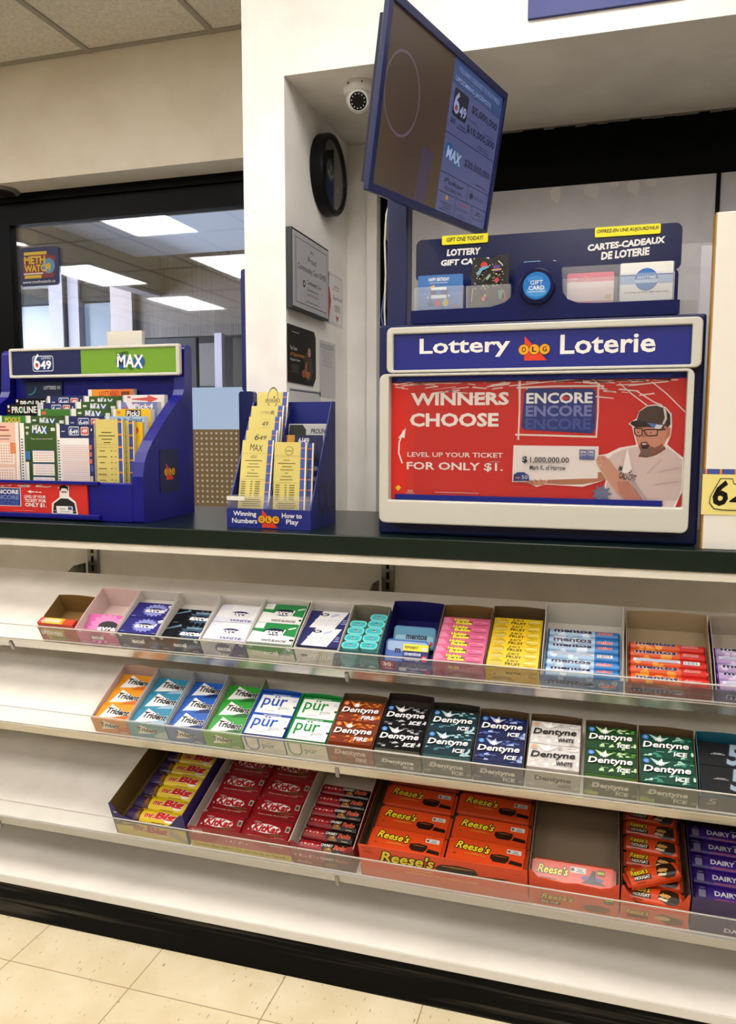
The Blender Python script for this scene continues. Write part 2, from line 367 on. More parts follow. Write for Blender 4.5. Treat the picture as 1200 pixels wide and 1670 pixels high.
# ------------------------------------------------------------------ things on the niche walls
def dome_camera(x, y, z):
    e = empty('security_camera', (x, y, z)); w = M('#e9e7e6', 0.35)
    MB().lathe([(0.050, 0), (0.0505, 0.012), (0.047, 0.022), (0.043, 0.03)], lambda a, b, t: (a, b, -t), w, 36).build('base_ring', e)
    d = Vector((0.14, -0.80, -0.45)).normalized(); u = d.orthogonal().normalized(); v = d.cross(u); c = Vector((0, 0, -0.036))
    bl = MB().lathe([(0.041 * math.sin(math.radians(q)), -0.041 * math.cos(math.radians(q))) for q in range(4, 181, 8)], lambda a, b, t: tuple(c + Vector((a, b, t))), w, 32).build('ball', e)
    sd = MB().lathe([(0.030, 0.026), (0.029, 0.043), (0.0265, 0.046)], lambda a, b, t: tuple(c + u * a + v * b + d * t), w, 32).build('shroud', bl)
    g = MB().lathe([(0.0235, 0.044), (0.0235, 0.0475), (0.02, 0.049)], lambda a, b, t: tuple(c + u * a + v * b + d * t), M('#0b0b0d', 0.15), 32)
    for k in range(12):
        an = 2 * PI * k / 12; p = c + (u * math.cos(an) + v * math.sin(an)) * 0.0185 + d * 0.0492
        g.lathe([(0.0019, 0), (0.0019, 0.0006)], lambda a, b, t, p=p: tuple(p + u * a + v * b + d * t), M('#b9b9bd', 0.3), 8)
    g.build('lens', sd)
    for k in (-1, 1): MB().lathe([(0.0025, 0), (0.0025, 0.001)], lambda a, b, t, k=k: (0.02 * k + a, -0.0475 - t, -0.011 + b), M('#2a2a2a', 0.4), 8).build('screw', e)
    tag(e, 'white dome security camera with black lens under the niche ceiling', 'security camera')
dome_camera(-0.694, 2.235, 2.154)
# wall clock on the niche side wall (faces +x)
side = lambda y, z: plane((-0.878, y, z), (0, 1, 0), (0, 0, 1))
cy, cz = 2.432, 1.98
e = empty('wall_clock', (-0.878, cy, cz)); ck = lambda a, b, t: (t, a, b)
rim = MB().lathe([(0.118, 0), (0.122, 0.004), (0.122, 0.036), (0.117, 0.042), (0.106, 0.042), (0.104, 0.036)], ck, M('#121213', 0.35), 48, cap=False).build('rim', e)
fm = MB().lathe([(0.1055, 0.028), (0.1055, 0.0285)], ck, M('#16171c', 0.4), 48)
a = Art(0.21, 0.21, 0.5); a.ell(0.5, 0.27, 0.3, 0.22, '#2c4064'); a.ell(0.45, 0.55, 0.17, 0.16, '#6a6f78'); a.poly([(0.32, 0.5), (0.5, 0.66), (0.6, 0.5), (0.48, 0.42)], '#b9bcc2'); a.circ(0.78, 0.36, 0.045, '#7c7a35'); a.circ(0.42, 0.87, 0.05, '#6e6a38')
a.line([(0.5, 0.5), (0.38, 0.6)], 0.03, '#0a0a0a'); a.line([(0.5, 0.5), (0.56, 0.76)], 0.02, '#0a0a0a'); a.paste(fm, plane((0.0286, -0.105, -0.105), (0, 1, 0), (0, 0, 1))); fm.build('dial', rim)
MB().lathe([(0.104, 0.036), (0.104, 0.038)], ck, clear_mat('clock_glass', (1, 1, 1), 0.06), 48).build('clock_glass', rim)
tag(e, 'round black wall clock with dark picture dial on the white niche wall', 'clock')
# plaque
e = empty('award_plaque', (-0.878, 2.122, 1.53)); w, h = 0.308, 0.222
b = MB().box(0.0, 0.018, 0, w, 0, h, M('#2a2c33', 0.35)); b.build('backing', e)
b = MB().box(0.018, 0.0195, 0.006, w - 0.006, 0.006, h - 0.006, M('#c9cbd2', 0.3)); a = Art(w, h, 0.4)
a.rect(0.08, 0.09, 0.94, 0.91, '#565a66'); a.rect(0.09, 0.10, 0.93, 0.9, '#cdcfd6')
a.text('2012', 0.46, 0.79, 0.56, 0.83, '#3c4048', 0.01); a.text('Proud', 0.4, 0.66, 0.62, 0.74, '#3c4048', 0.005); a.text('Community Care GIVER', 0.13, 0.50, 0.91, 0.60, '#3c4048', 0.005)
a.circ(0.29, 0.36, 0.035, '#33405c'); a.circ(0.29, 0.36, 0.018, '#cdcfd6'); a.text('Community Care', 0.36, 0.36, 0.76, 0.43, '#565a66'); a.text('Concessions.ca', 0.36, 0.29, 0.68, 0.33, '#565a66'); a.text('Care Made Simple', 0.36, 0.22, 0.68, 0.26, '#c04848'); a.text('www.communitycare.ca', 0.34, 0.13, 0.7, 0.155, '#3c4048', 0.02)
a.paste(b, plane((0.0195, 0, 0), (0, 1, 0), (0, 0, 1))); b.build('silver_plate', e, ); tag(e, 'silver award plaque lettered Proud Community Care GIVER on the niche wall', 'plaque')
# certificate
b = MB().box(-0.8779, -0.8765, 2.432, 2.622, 1.532, 1.697, M('#f0eef0', 0.4)); a = Art(0.19, 0.165)
a.rect(0.03, 0.03, 0.97, 0.97, '#c8a2a6'); a.rect(0.04, 0.04, 0.96, 0.96, '#f2f0f2'); a.rect(0.0, 0.0, 0.28, 1.0, '#9db4d8'); a.poly([(0, 0.1), (0.26, 0.1), (0.36, 0.45), (0.28, 0.7), (0, 0.75)], '#c8281f'); a.poly([(0.08, 0.72), (0.2, 0.72), (0.28, 0.98), (0.12, 0.92)], '#c8281f')
a.text('Certificate', 0.48, 0.74, 0.8, 0.79, '#c0463c'); a.text('of Recognition', 0.44, 0.68, 0.82, 0.72, '#c0463c'); a.text('Signature', 0.44, 0.48, 0.95, 0.58, '#777a80', shear=0.3); a.lines(0.5, 0.28, 0.9, 0.42, 5, '#a9a9ae'); a.poly([(0.6, 0.2), (0.68, 0.06), (0.76, 0.2), (0.68, 0.17)], '#b83a34')
a.paste(b, plane((-0.8765, 2.432, 1.532), (0, 1, 0), (0, 0, 1))); tag(b.build('certificate'), 'white certificate with a red apple shape beside the silver plaque', 'certificate')
# dark poster
P = [(2.125, 1.322), (2.33, 1.318), (2.355, 1.345), (2.355, 1.468), (2.34, 1.486), (2.125, 1.486)]
b = MB().prism(P, fr_yz, -0.8779, -0.876, M('#191717', 0.35)); a = Art(0.23, 0.168, 0.35)
a.ell(0.72, 0.34, 0.16, 0.26, '#3b2414'); a.ell(0.7, 0.28, 0.1, 0.16, '#c8702a'); a.circ(0.76, 0.6, 0.06, '#c79c84'); a.poly([(0.7, 0.5), (0.85, 0.5), (0.9, 0.25), (0.66, 0.25)], '#2b2a30'); a.ell(0.55, 0.2, 0.07, 0.07, '#a5502a')
a.text('The Taste', 0.08, 0.58, 0.32, 0.64, '#e8e2da', 0.02); a.text('of Opportunity', 0.08, 0.46, 0.58, 0.54, '#d98a24', 0.03); a.text('Happens Here', 0.08, 0.38, 0.42, 0.44, '#e8e2da', 0.02); a.lines(0.08, 0.2, 0.42, 0.34, 6, '#5e5a58'); a.lines(0.14, 0.88, 0.4, 0.91, 1, '#c8c4c0')
a.paste(b, plane((-0.876, 2.122, 1.318), (0, 1, 0), (0, 0, 1))); tag(b.build('poster'), 'dark poster with orange glow on the niche wall below the plaque', 'poster')
b = MB().box(-0.8779, -0.877, 2.39, 2.545, 1.29, 1.47, M('#e2e0e1', 0.6)); a = Art(0.155, 0.18); a.lines(0.1, 0.55, 0.85, 0.93, 9, '#b3b4b8', 0.4, 3); a.rect(0.05, 0.86, 0.9, 0.95, '#b9b9c0')
a.paste(b, plane((-0.877, 2.39, 1.29), (0, 1, 0), (0, 0, 1))); tag(b.build('paper_notice'), 'faded white paper notice taped right of the dark poster', 'notice')
b = MB().box(-0.8779, -0.877, 2.14, 2.40, 1.18, 1.306, M('#e6e5e6', 0.6)); a = Art(0.26, 0.126); a.rect(0, 0.93, 1, 0.97, '#59607e'); a.lines(0.3, 0.3, 0.9, 0.42, 2, '#b0aecb', 0.4, 4); a.paste(b, plane((-0.877, 2.14, 1.18), (0, 1, 0), (0, 0, 1))); tag(b.build('paper_notice'), 'white paper sheet hanging directly under the dark poster', 'notice')
# blue sign on the bulkhead
tag(MB().box(-0.217, 0.149, 2.11, 2.12, 2.206, 2.42, M('#1c2c80', 0.45)).build('wall_sign'), 'plain royal blue sign on the white bulkhead at the top', 'sign')

# ------------------------------------------------------------------ counter
GREEN = noise_mat('dark_green_laminate', '#03120b', '#05170e', 40, 0.28)
wt = noise_mat('white_steel', '#dcd7ce', '#e4dfd7', 12, 0.42)
e = empty('service_counter', (-1.0, 1.85, 0.0))
def part(e, mb, name, bevel=0, seg=2):
    l = e.location; mb.v = [(x - l.x, y - l.y, z - l.z) for x, y, z in mb.v]; return mb.build(name, e, bevel, seg)
part(e, MB().box(-3.4, 1.3, 1.60, 2.108, 0.915, 0.957, GREEN), 'countertop', 0.002)
part(e, MB().box(-3.4, 1.3, 1.608, 1.64, 0.8965, 0.9148, wt).box(-3.4, 1.3, 1.64, 1.93, 0.908, 0.9148, wt), 'steel_rim', 0.002)
part(e, MB().box(-3.4, 1.3, 1.931, 1.95, 0.0, 0.9148, wt), 'back_panel')
part(e, MB().box(-3.4, 1.3, 1.951, 2.10, 0.0, 0.9148, M('#6d675f', 0.6)), 'rear_cladding')
cr = M('#a8a5a0', 0.25, 0.9); dk = M('#151413', 0.4)
for x in (-1.401, -0.521, 0.359):
    u = MB().box(x - 0.016, x + 0.016, 1.918, 1.9305, 0.10, 0.907, cr)
    for i in range(30): u.box(x - 0.004, x + 0.004, 1.9172, 1.918, 0.115 + i * 0.0265, 0.133 + i * 0.0265, dk)
    part(e, u, 'slotted_upright')
tag(e, 'long service counter with dark green top and white slotted shelf back', 'counter')

# base deck and kick board
e = empty('base_deck', (-1.0, 1.7, 0.0))
worn = noise_mat('scuffed_white_deck', '#d9d4cb', '#e3ded5', 5, 0.45)
scuff = noise_mat('scuffed_black_kick', '#020202', '#4a443c', 4, 0.6, 0.15, (0.6, 10, 22), 0.52, 0.86, 9, spec=0.1)
part(e, MB().box(-3.4, 1.3, 1.4858, 1.917, 0.0905, 0.107, worn), 'deck_panel')
part(e, MB().box(-3.4, 1.3, 1.480, 1.4835, 0.089, 0.1085, M('#e6e2da', 0.4)), 'front_lip', 0.001)
part(e, MB().box(-3.4, 1.3, 1.485, 1.50, 0.0, 0.089, scuff), 'kick_board')
tag(e, 'white base deck at the bottom of the unit with scuffed black kick board', 'base deck')

# ------------------------------------------------------------------ sloping shelves
SH = {1: (1.586, 0.670, 28.0, 0.262), 2: (1.519, 0.483, 26.0, 0.26), 3: (1.519, 0.242, 20.0, 0.33)}
SM = {k: Matrix.Translation((0, v[0], v[1])) @ Matrix.Rotation(math.radians(v[2]), 4, 'X') for k, v in SH.items()}
fence_m = clear_mat('clear_acrylic_fence', (0.97, 0.98, 0.98), 0.02, 0.03, 0.06)
lit_edge_m = M('#c9c6c0', 0.3)  # pale colour paints the bright lit line along the clear fence top
rail_m = noise_mat('brushed_metal_rail', '#b9b4ab', '#d4cfc6', 3, 0.22, 0, (1.5, 40, 40), 0.3, 0.7, 4, 0.88)
FH = {1: 0.050, 2: 0.058, 3: 0.056}
for k, nm in ((1, 'top'), (2, 'middle'), (3, 'bottom')):
    y0, z0, al, dp = SH[k]
    e = empty('slanted_shelf', (0, 0, 0)); e.matrix_world = SM[k]
    MB().box(-3.4, 1.3, -0.004, dp, -0.009, -0.0003, wt).build('shelf_deck', e)
    MB().box(-3.4, 1.3, -0.010, -0.0045, -0.0235, 0.0015, rail_m if k < 3 else M('#c9c5bd', 0.35, 0.3)).build('price_rail', e, 0.001)
    f = MB().box(-3.4, 1.3, -0.0085, -0.0065, 0.0017, FH[k], fence_m); f.box(-3.4, 1.3, -0.0087, -0.0063, FH[k], FH[k] + 0.0016, lit_edge_m); f.build('clear_fence', e)
    c, s = math.cos(math.radians(al)), math.sin(math.radians(al))
    for x in (-1.401, -0.521):
        b = MB(); inv = SM[k].inverted(); yb = 1.9165 - y0; zb = dp * s
        P = [(0.03, -0.012), (dp * c, dp * s - 0.012 / c), (yb - 0.05, zb + 0.012), (yb, zb + 0.012), (yb, zb - 0.09), (yb - 0.06, zb - 0.09)]
        b.prism(P, lambda a, q, t: tuple(inv @ Vector((t, y0 + a, z0 + q - 0.004))), x - 0.026, x - 0.022, cr)
        b.build('bracket', e)
        MB().box(x - 0.004, x + 0.004, -0.013, -0.011, -0.032, -0.006, cr).build('rail_clip', e)
    tag(e, f'{nm} slanted white shelf with clear front fence and metal rail under the counter', 'shelf', 'slanted candy shelves')

# ------------------------------------------------------------------ big lottery sign on the counter
NAVY = '#1a2560'; FRM = M('#cfcdc4', 0.35)
e = empty('lottery_sign', (-0.145, 1.68, 0.957))
cab = MB().box(-0.474, 0.181, 1.664, 1.93, 0.9572, 1.408, M('#131e52', 0.35)); part(e, cab, 'cabinet', 0.005)
o = rrect(-0.448, 0.172, 1.3035, 1.3985, 0.012); i = rrect(-0.434, 0.153, 1.3095, 1.3845, 0.003)
r = MB().ring(o, i, fr_xz, 1.632, 1.6638, FRM); hfr = part(e, r, 'header_frame', 0.003)
p = MB().box(-0.433, 0.152, 1.640, 1.6636, 1.3098, 1.3842, M('#232a84', 0.35)); a = Art(0.585, 0.0744, 0.35)
a.text('Lottery', 0.0938, 0.312, 0.4154, 0.8615, '#f4f2ee', 0.02); a.text('Loterie', 0.5848, 0.3339, 0.8918, 0.8518, '#f4f2ee', 0.02)
badge_olg(a, 0.498, 0.5, 0.104)
a.paste(p, front(-0.433, 1.640, 1.3098)); part(e, p, 'header_panel').parent = hfr
o = rrect(-0.462, 0.160, 0.985, 1.3015, 0.014); i = rrect(-0.441, 0.148, 1.0345, 1.2965, 0.003)
r = MB().ring(o, i, fr_xz, 1.626, 1.6638, FRM); pfr = part(e, r, 'poster_frame', 0.004)
p = MB().box(-0.4405, 0.1475, 1.650, 1.6636, 1.035, 1.296, M('#17247e', 0.4)); part(e, p, 'poster_backing')
p = MB().box(-0.4405, 0.1475, 1.6478, 1.6498, 1.036, 1.2845, M('#cf2a26', 0.35))
a = Art(0.588, 0.2485, 0.35); poster_o = (-0.4405, 1.6478, 1.036)
a.rect(0.0, 0, 0.085, 1, '#dd2c22')
R = random.Random(5); L = []
for q in range(60):
    x = R.random(); y = 1 - R.random() ** 2 * 0.14; ln = 0.02 + R.random() * 0.07; sl = (0.25 if R.random() < 0.5 else -0.25); w_ = 0.004 + R.random() * 0.008
    if x + ln > 0.995: continue
    y2 = min(0.992 - w_, y + sl * ln); y = min(0.992 - w_, y); L.append([(x, y), (x + ln, y2), (x + ln * 0.96, y2 + w_), (x + 0.1 * ln, y + w_)])
a.polys(L, '#efe4df')
a.line([(0.0129, 0.9787), (0.1018, 1.0149), (0.2037, 1.0221)], 0.004, '#f3eae6')
for ln in ([(0.4238, 0.9581), (0.549, 0.986), (0.6459, 1.0044)], [(0.7811, 0.9534), (0.859, 0.9579), (0.9449, 0.9762)], [(0.8925, 0.9758), (0.9418, 0.8791), (1.0009, 0.7357)], [(0.7907, 0.9675), (0.8311, 0.8821), (0.8809, 0.791)], [(0.8453, 0.9057), (0.8997, 0.8206), (0.9289, 0.7902)], [(0.7011, 1.0071), (0.742, 0.9269)]): a.line(ln, 0.0035, '#f3eae6')
a.line([(0.4612, 1.0166), (0.4616, 0.7416), (0.4594, 0.5148)], 0.006, '#efe0da'); a.line([(0.7225, 0.9699), (0.7245, 0.7387), (0.7212, 0.5365)], 0.005, '#efe0da'); a.line([(0.4503, 0.9422), (0.5803, 0.9504), (0.7417, 0.9475)], 0.006, '#efe0da'); a.line([(0.4484, 0.5589), (0.5846, 0.5513), (0.7221, 0.5427)], 0.006, '#efe0da')
a.line([(0.4565, 1.0068), (0.4608, 0.7792), (0.4586, 0.5173)], 0.003, '#efe0da')
a.text('WINNERS', 0.073, 0.802, 0.4243, 0.9104, '#f6f1ee', 0.035); a.text('CHOOSE', 0.0696, 0.6229, 0.3897, 0.7387, '#f6f1ee', 0.035)
a.text('LEVEL UP YOUR TICKET', 0.0614, 0.366, 0.4073, 0.4062, '#f6f1ee', 0.012); a.text('FOR ONLY $1.', 0.0588, 0.2465, 0.408, 0.3221, '#f6f1ee', 0.02)
a.line([(0.0421, 0.308), (0.0283, 0.3973), (0.0301, 0.4891), (0.0463, 0.5921)], 0.005, '#f6f1ee'); a.poly([(0.0547, 0.615), (0.025, 0.5211), (0.039, 0.535), (0.05, 0.526)], '#f6f1ee')
a.poly([(0.0159, 0.0942), (0.028, 0.1203), (0.0381, 0.0977), (0.0271, 0.0669)], '#e8c233'); a.lines(0.16, 0.062, 0.33, 0.072, 1, '#f0c9c4'); a.lines(0.055, 0.05, 0.09, 0.085, 3, '#f0c9c4')
a.poly([(0.4898, 0.9347), (0.7046, 0.928), (0.7149, 0.907), (0.7171, 0.6163), (0.7092, 0.5696), (0.4798, 0.6008), (0.4701, 0.6221), (0.477, 0.904)], '#22397f')
a.text('ENCORE', 0.4841, 0.8114, 0.7055, 0.9, '#f6f4f2', 0.03); a.ell(0.6151, 0.8546, 0.0125, 0.0125, '#d8382c')
a.text('ENCORE', 0.483, 0.7063, 0.7048, 0.7976, '#7d83bc', 0.03); a.text('ENCORE', 0.4819, 0.6008, 0.7026, 0.6936, '#45549c', 0.03)
# the man in the cap, printed on the poster
a.poly([(0.4412, 0.1642), (0.4439, 0.4702), (0.7306, 0.4665), (0.7305, 0.395), (0.7589, 0.408), (0.7979, 0.4579), (0.8516, 0.4808), (0.8348, 0.6287), (0.8237, 0.6469), (0.8485, 0.6891), (0.8573, 0.7493), (0.8809, 0.791), (0.9096, 0.7989), (0.9386, 0.7781), (0.9586, 0.7242), (0.9611, 0.6288), (0.9589, 0.557), (0.9482, 0.4849), (0.9778, 0.4254), (0.9998, 0.3839), (1.004, 0.1372), (0.9782, -0.0283), (0.7441, 0.0109), (0.7567, 0.1981), (0.6817, 0.1384), (0.5577, 0.1509), (0.5265, 0.1302), (0.4891, 0.1665)], '#f4efec')
a.poly([(0.5625, 0.1891), (0.6401, 0.1989), (0.7308, 0.259), (0.7708, 0.2606), (0.7617, 0.1984), (0.6815, 0.1571), (0.6149, 0.1512), (0.5576, 0.1572)], '#b5795f')
a.poly([(0.489, 0.1792), (0.51, 0.1993), (0.5362, 0.2056), (0.5653, 0.1765), (0.5499, 0.1441), (0.5211, 0.1401), (0.4945, 0.1578)], '#c98f78')
a.poly([(0.4454, 0.1746), (0.4493, 0.464), (0.7272, 0.4591), (0.7304, 0.2093)], '#f0eae8')
a.poly([(0.7595, 0.3588), (0.7788, 0.4085), (0.8177, 0.4522), (0.8615, 0.4713), (0.8673, 0.4107), (0.9161, 0.3877), (0.9437, 0.4667), (0.978, 0.4134), (0.9978, 0.3659), (0.9993, 0.137), (0.9733, -0.0225), (0.7491, 0.0137), (0.7619, 0.186), (0.7408, 0.2594), (0.7301, 0.3085)], '#d9c6c2')
a.poly([(0.8589, 0.3861), (0.8714, 0.4593), (0.9412, 0.4727), (0.944, 0.4487), (0.9159, 0.3998), (0.8872, 0.3808)], '#7d4b3c')
a.poly([(0.8423, 0.6166), (0.851, 0.5197), (0.8619, 0.447), (0.8772, 0.4012), (0.892, 0.387), (0.9109, 0.4117), (0.9365, 0.4666), (0.9474, 0.5329), (0.954, 0.5689), (0.9506, 0.6288), (0.9307, 0.6767), (0.8633, 0.677)], '#cf9178')
a.poly([(0.8591, 0.4713), (0.8683, 0.4107), (0.8895, 0.3857), (0.9133, 0.4118), (0.9364, 0.4726), (0.9337, 0.4906), (0.9102, 0.4601), (0.8955, 0.4719), (0.8852, 0.508), (0.8683, 0.5078)], '#8a5a48')
a.poly([(0.9413, 0.6168), (0.9565, 0.6168), (0.9566, 0.557), (0.9452, 0.5209)], '#c27c66')
a.poly([(0.865, 0.498), (0.8805, 0.4983), (0.893, 0.4779), (0.8885, 0.4536), (0.8766, 0.4413), (0.8685, 0.4593)], '#3a1512'); a.poly([(0.869, 0.4933), (0.8806, 0.4934), (0.8856, 0.4838), (0.8711, 0.4812)], '#e6d6d0')
a.poly([(0.8865, 0.5865), (0.8823, 0.5443), (0.8693, 0.532), (0.8682, 0.5465), (0.8769, 0.5805)], '#b97862')
for rg in ([(0.8423, 0.6142), (0.8682, 0.607), (0.869, 0.5562), (0.8555, 0.5501), (0.8455, 0.5657), (0.8423, 0.6142)], [(0.8765, 0.6022), (0.9166, 0.6023), (0.9159, 0.5566), (0.887, 0.5503), (0.877, 0.5744), (0.8765, 0.6022)]): a.line(rg, 0.0035, '#151922')
a.line([(0.8684, 0.5949), (0.8767, 0.5925)], 0.004, '#151922'); a.line([(0.9152, 0.5975), (0.9415, 0.6048)], 0.0045, '#151922')
a.ell(0.856, 0.5803, 0.004, 0.003, '#2b2320'); a.ell(0.8963, 0.5782, 0.004, 0.003, '#2b2320')
a.poly([(0.8296, 0.6469), (0.8342, 0.665), (0.8536, 0.677), (0.8828, 0.6673), (0.9119, 0.6528), (0.9362, 0.6348), (0.9366, 0.6108), (0.8835, 0.6227), (0.8496, 0.6166), (0.8346, 0.6384)], '#2a201d')
a.poly([(0.8497, 0.677), (0.8574, 0.7433), (0.881, 0.7826), (0.9098, 0.7905), (0.9388, 0.7662), (0.9539, 0.7183), (0.9551, 0.6467), (0.9459, 0.6228), (0.9241, 0.6407), (0.8829, 0.6624)], '#4a3a35')
a.poly([(0.9316, 0.7699), (0.9398, 0.7626), (0.9449, 0.6886), (0.9361, 0.6407), (0.9303, 0.6467), (0.9376, 0.6946)], '#d9d0cc'); a.poly([(0.883, 0.6552), (0.9313, 0.6407), (0.9245, 0.6144), (0.903, 0.6107)], '#5c7fc4'); a.poly([(0.9121, 0.6408), (0.9338, 0.6348), (0.9247, 0.6072), (0.9054, 0.6107)], '#e8e4e4')
a.poly([(0.9445, 0.7124), (0.954, 0.7147), (0.9561, 0.6407), (0.946, 0.6168)], '#2d2523')
a.poly([(0.7225, 0.3577), (0.7291, 0.3888), (0.7491, 0.393), (0.767, 0.359), (0.7853, 0.2981), (0.8313, 0.1893), (0.8828, 0.0325), (0.8783, 0.0076), (0.834, 0.0045), (0.793, 0.101), (0.7617, 0.1984), (0.7407, 0.2717)], '#cf9a85')
a.poly([(0.7918, 0.1874), (0.8313, 0.1893), (0.8828, 0.0325), (0.8783, 0.0076), (0.839, 0.0049), (0.8031, 0.0892)], '#c08370')
a.poly([(0.7235, 0.3578), (0.7393, 0.3767), (0.7459, 0.3337), (0.7403, 0.3014), (0.7275, 0.3208)], '#dba793'); a.line([(0.727, 0.3579), (0.7396, 0.3558)], 0.002, '#a86e5c'); a.line([(0.7273, 0.3356), (0.7419, 0.3311)], 0.002, '#a86e5c'); a.line([(0.7393, 0.3767), (0.752, 0.3586)], 0.002, '#a86e5c')
for x in (150, 175, 200): pass
a.line([(0.5048, 0.1864), (0.513, 0.1588)], 0.002, '#93604c'); a.line([(0.5206, 0.1934), (0.5288, 0.1596)], 0.002, '#93604c'); a.line([(0.5389, 0.1981), (0.5445, 0.1629)], 0.002, '#93604c')
a.poly([(0.8363, 0.1896), (0.851, 0.1903), (0.9002, 0.009), (0.8906, 0.0022)], '#b7a9ab'); a.line([(0.8892, 0.2531), (0.931, 0.3639)], 0.002, '#b39d9a'); a.line([(0.9277, 0.2669), (0.9893, 0.3055)], 0.002, '#b8a4a1'); a.line([(0.9147, 0.169), (0.9864, 0.1968)], 0.002, '#b8a4a1')
a.text('MOTO', 0.7982, 0.2617, 0.8395, 0.3062, '#3b3a42', 0.02, rot=-0.25); a.text('CALI-CFIT', 0.799, 0.2001, 0.855, 0.2517, '#3b3a42', 0.02, rot=-0.2); a.lines(0.862, 0.40, 0.9, 0.46, 3, '#6d6a70')
a.burst(0.745, 0.085, 0.035, 0.08, '#6f7898', 9, 0.6); a.poly([(0.9075, 0.0095), (0.9215, 0.0448), (0.9439, 0.0059), (0.9368, -0.0031)], '#6a5048')
a.poly([(0.8235, 0.4584), (0.8398, 0.2878), (0.8255, 0.2505), (0.8081, 0.2621)], '#f5f0ee')
a.text('$', 0.475, 0.3199, 0.4934, 0.3826, '#2a2f4a', 0.03); a.text('1,000,000.00', 0.5024, 0.3234, 0.6339, 0.3763, '#2a2f3a', 0.012); a.text('Mark K. of Harrow', 0.5014, 0.2688, 0.6233, 0.311, '#3a3e48', 0.012)
a.poly([(0.6678, 0.4406), (0.7174, 0.4379), (0.7174, 0.3601), (0.6688, 0.3611)], '#2d4186'); a.text('ENCORE', 0.6712, 0.4109, 0.715, 0.4329, '#eeeef4', 0.03); a.text('ENCORE', 0.6715, 0.3861, 0.7153, 0.4082, '#c4c8e2', 0.03); a.text('ENCORE', 0.6718, 0.3637, 0.7156, 0.3835, '#7d88c0', 0.03)
a.poly([(0.4454, 0.1746), (0.4471, 0.2284), (0.4592, 0.2481), (0.4831, 0.249), (0.4981, 0.2242), (0.5017, 0.1799)], '#2d4186'); a.ell(0.4612, 0.2022, 0.009, 0.006, '#cf7a3a'); a.text('50', 0.4751, 0.1926, 0.4949, 0.2241, '#dfe2ee'); a.lines(0.475, 0.325, 0.61, 0.335, 1, '#b4b0b0'); a.lines(0.36, 0.33, 0.4, 0.34, 1, '#b4b0b0')
a.paste(p, front(*poster_o), 0.00005); part(e, p, 'poster').parent = pfr
b = MB().box(-0.428, 0.121, 1.6405, 1.6475, 1.2855, 1.2955, M('#15227c', 0.3)).box(-0.43, 0.112, 1.6405, 1.6475, 1.0352, 1.0462, M('#15227c', 0.3)); part(e, b, 'retaining_strip').parent = pfr
part(e, MB().box(-0.41, 0.145, 1.6425, 1.6437, 1.0465, 1.2852, clear_mat('poster_cover', (0.98, 0.97, 0.97), 0.05)), 'clear_cover').parent = pfr
tag(e, 'large lottery sign cabinet on the counter with red poster in pale grey frame', 'sign')

# ------------------------------------------------------------------ gift card display on the sign
e = empty('gift_card_display', (-0.136, 1.70, 1.4082)); GN = M('#121a52', 0.18, 0, 0.3)
P = [(-0.404, 1.4085), (0.131, 1.4085), (0.131, 1.436), (-0.02, 1.436), (-0.06, 1.438), (-0.08, 1.446), (-0.09, 1.46), (-0.094, 1.51), (-0.10, 1.52), (-0.112, 1.523), (-0.165, 1.523), (-0.177, 1.52), (-0.182, 1.51), (-0.184, 1.475), (-0.19, 1.458), (-0.205, 1.445), (-0.235, 1.437), (-0.404, 1.436)]
part(e, MB().prism(P, fr_xz, 1.664, 1.70, GN), 'front_shell', 0.004, 3)
part(e, MB().box(-0.402, 0.131, 1.7005, 1.75, 1.4085, 1.44, GN).prism(rrect(-0.402, 0.132, 1.42, 1.508, 0.01), fr_xz, 1.738, 1.75, GN), 'tray_back', 0.003)
g = MB().lathe([(0.035, 0), (0.036, 0.006), (0.034, 0.011), (0.030, 0.011)], lambda x, y, t: (-0.141 + x, 1.664 - t, 1.473 + y), M('#0e1440', 0.15, 0, 0.4), 40)
brg = part(e, g, 'badge_ring')
g = MB().lathe([(0.0275, 0.0112), (0.0265, 0.0135)], lambda x, y, t: (-0.141 + x, 1.664 - t, 1.473 + y), M('#2c78c8', 0.15), 40); a = Art(0.052, 0.052, 0.2)
a.ell(0.5, 0.28, 0.4, 0.2, '#4d9ade'); a.ell(0.45, 0.75, 0.3, 0.12, '#3f8cd4'); a.text('GIFT', 0.26, 0.54, 0.74, 0.7, '#f2f6fa'); a.text('CARD', 0.2, 0.34, 0.8, 0.5, '#f2f6fa', 0.015); a.text('CARTE-CADEAU', 0.18, 0.25, 0.82, 0.3, '#e2ecf6', 0.02)
a.paste(g, front(-0.167, 1.6504, 1.447)); part(e, g, 'badge').parent = brg
b = MB().prism(rrect(-0.416, 0.138, 1.511, 1.604, 0.014), fr_xz, 1.762, 1.766, M('#131b4a', 0.25)); a = Art(0.554, 0.093, 0.3)
a.text('LOTTERY', 0.1252, 0.5856, 0.2608, 0.7443, '#f5f4f2', 0.045, 0.12); a.text('GIFT CARDS', 0.1018, 0.3667, 0.2952, 0.5059, '#f5f4f2', 0.045, 0.12)
a.text('CARTES-CADEAUX', 0.6662, 0.542, 0.9427, 0.6888, '#f5f4f2', 0.045, 0.12, rot=0.05); a.text('DE LOTERIE', 0.7155, 0.3174, 0.8893, 0.4941, '#f5f4f2', 0.045, 0.12, rot=0.05)
a.paste(b, front(-0.416, 1.762, 1.511)); hbd = part(e, b, 'header_board')
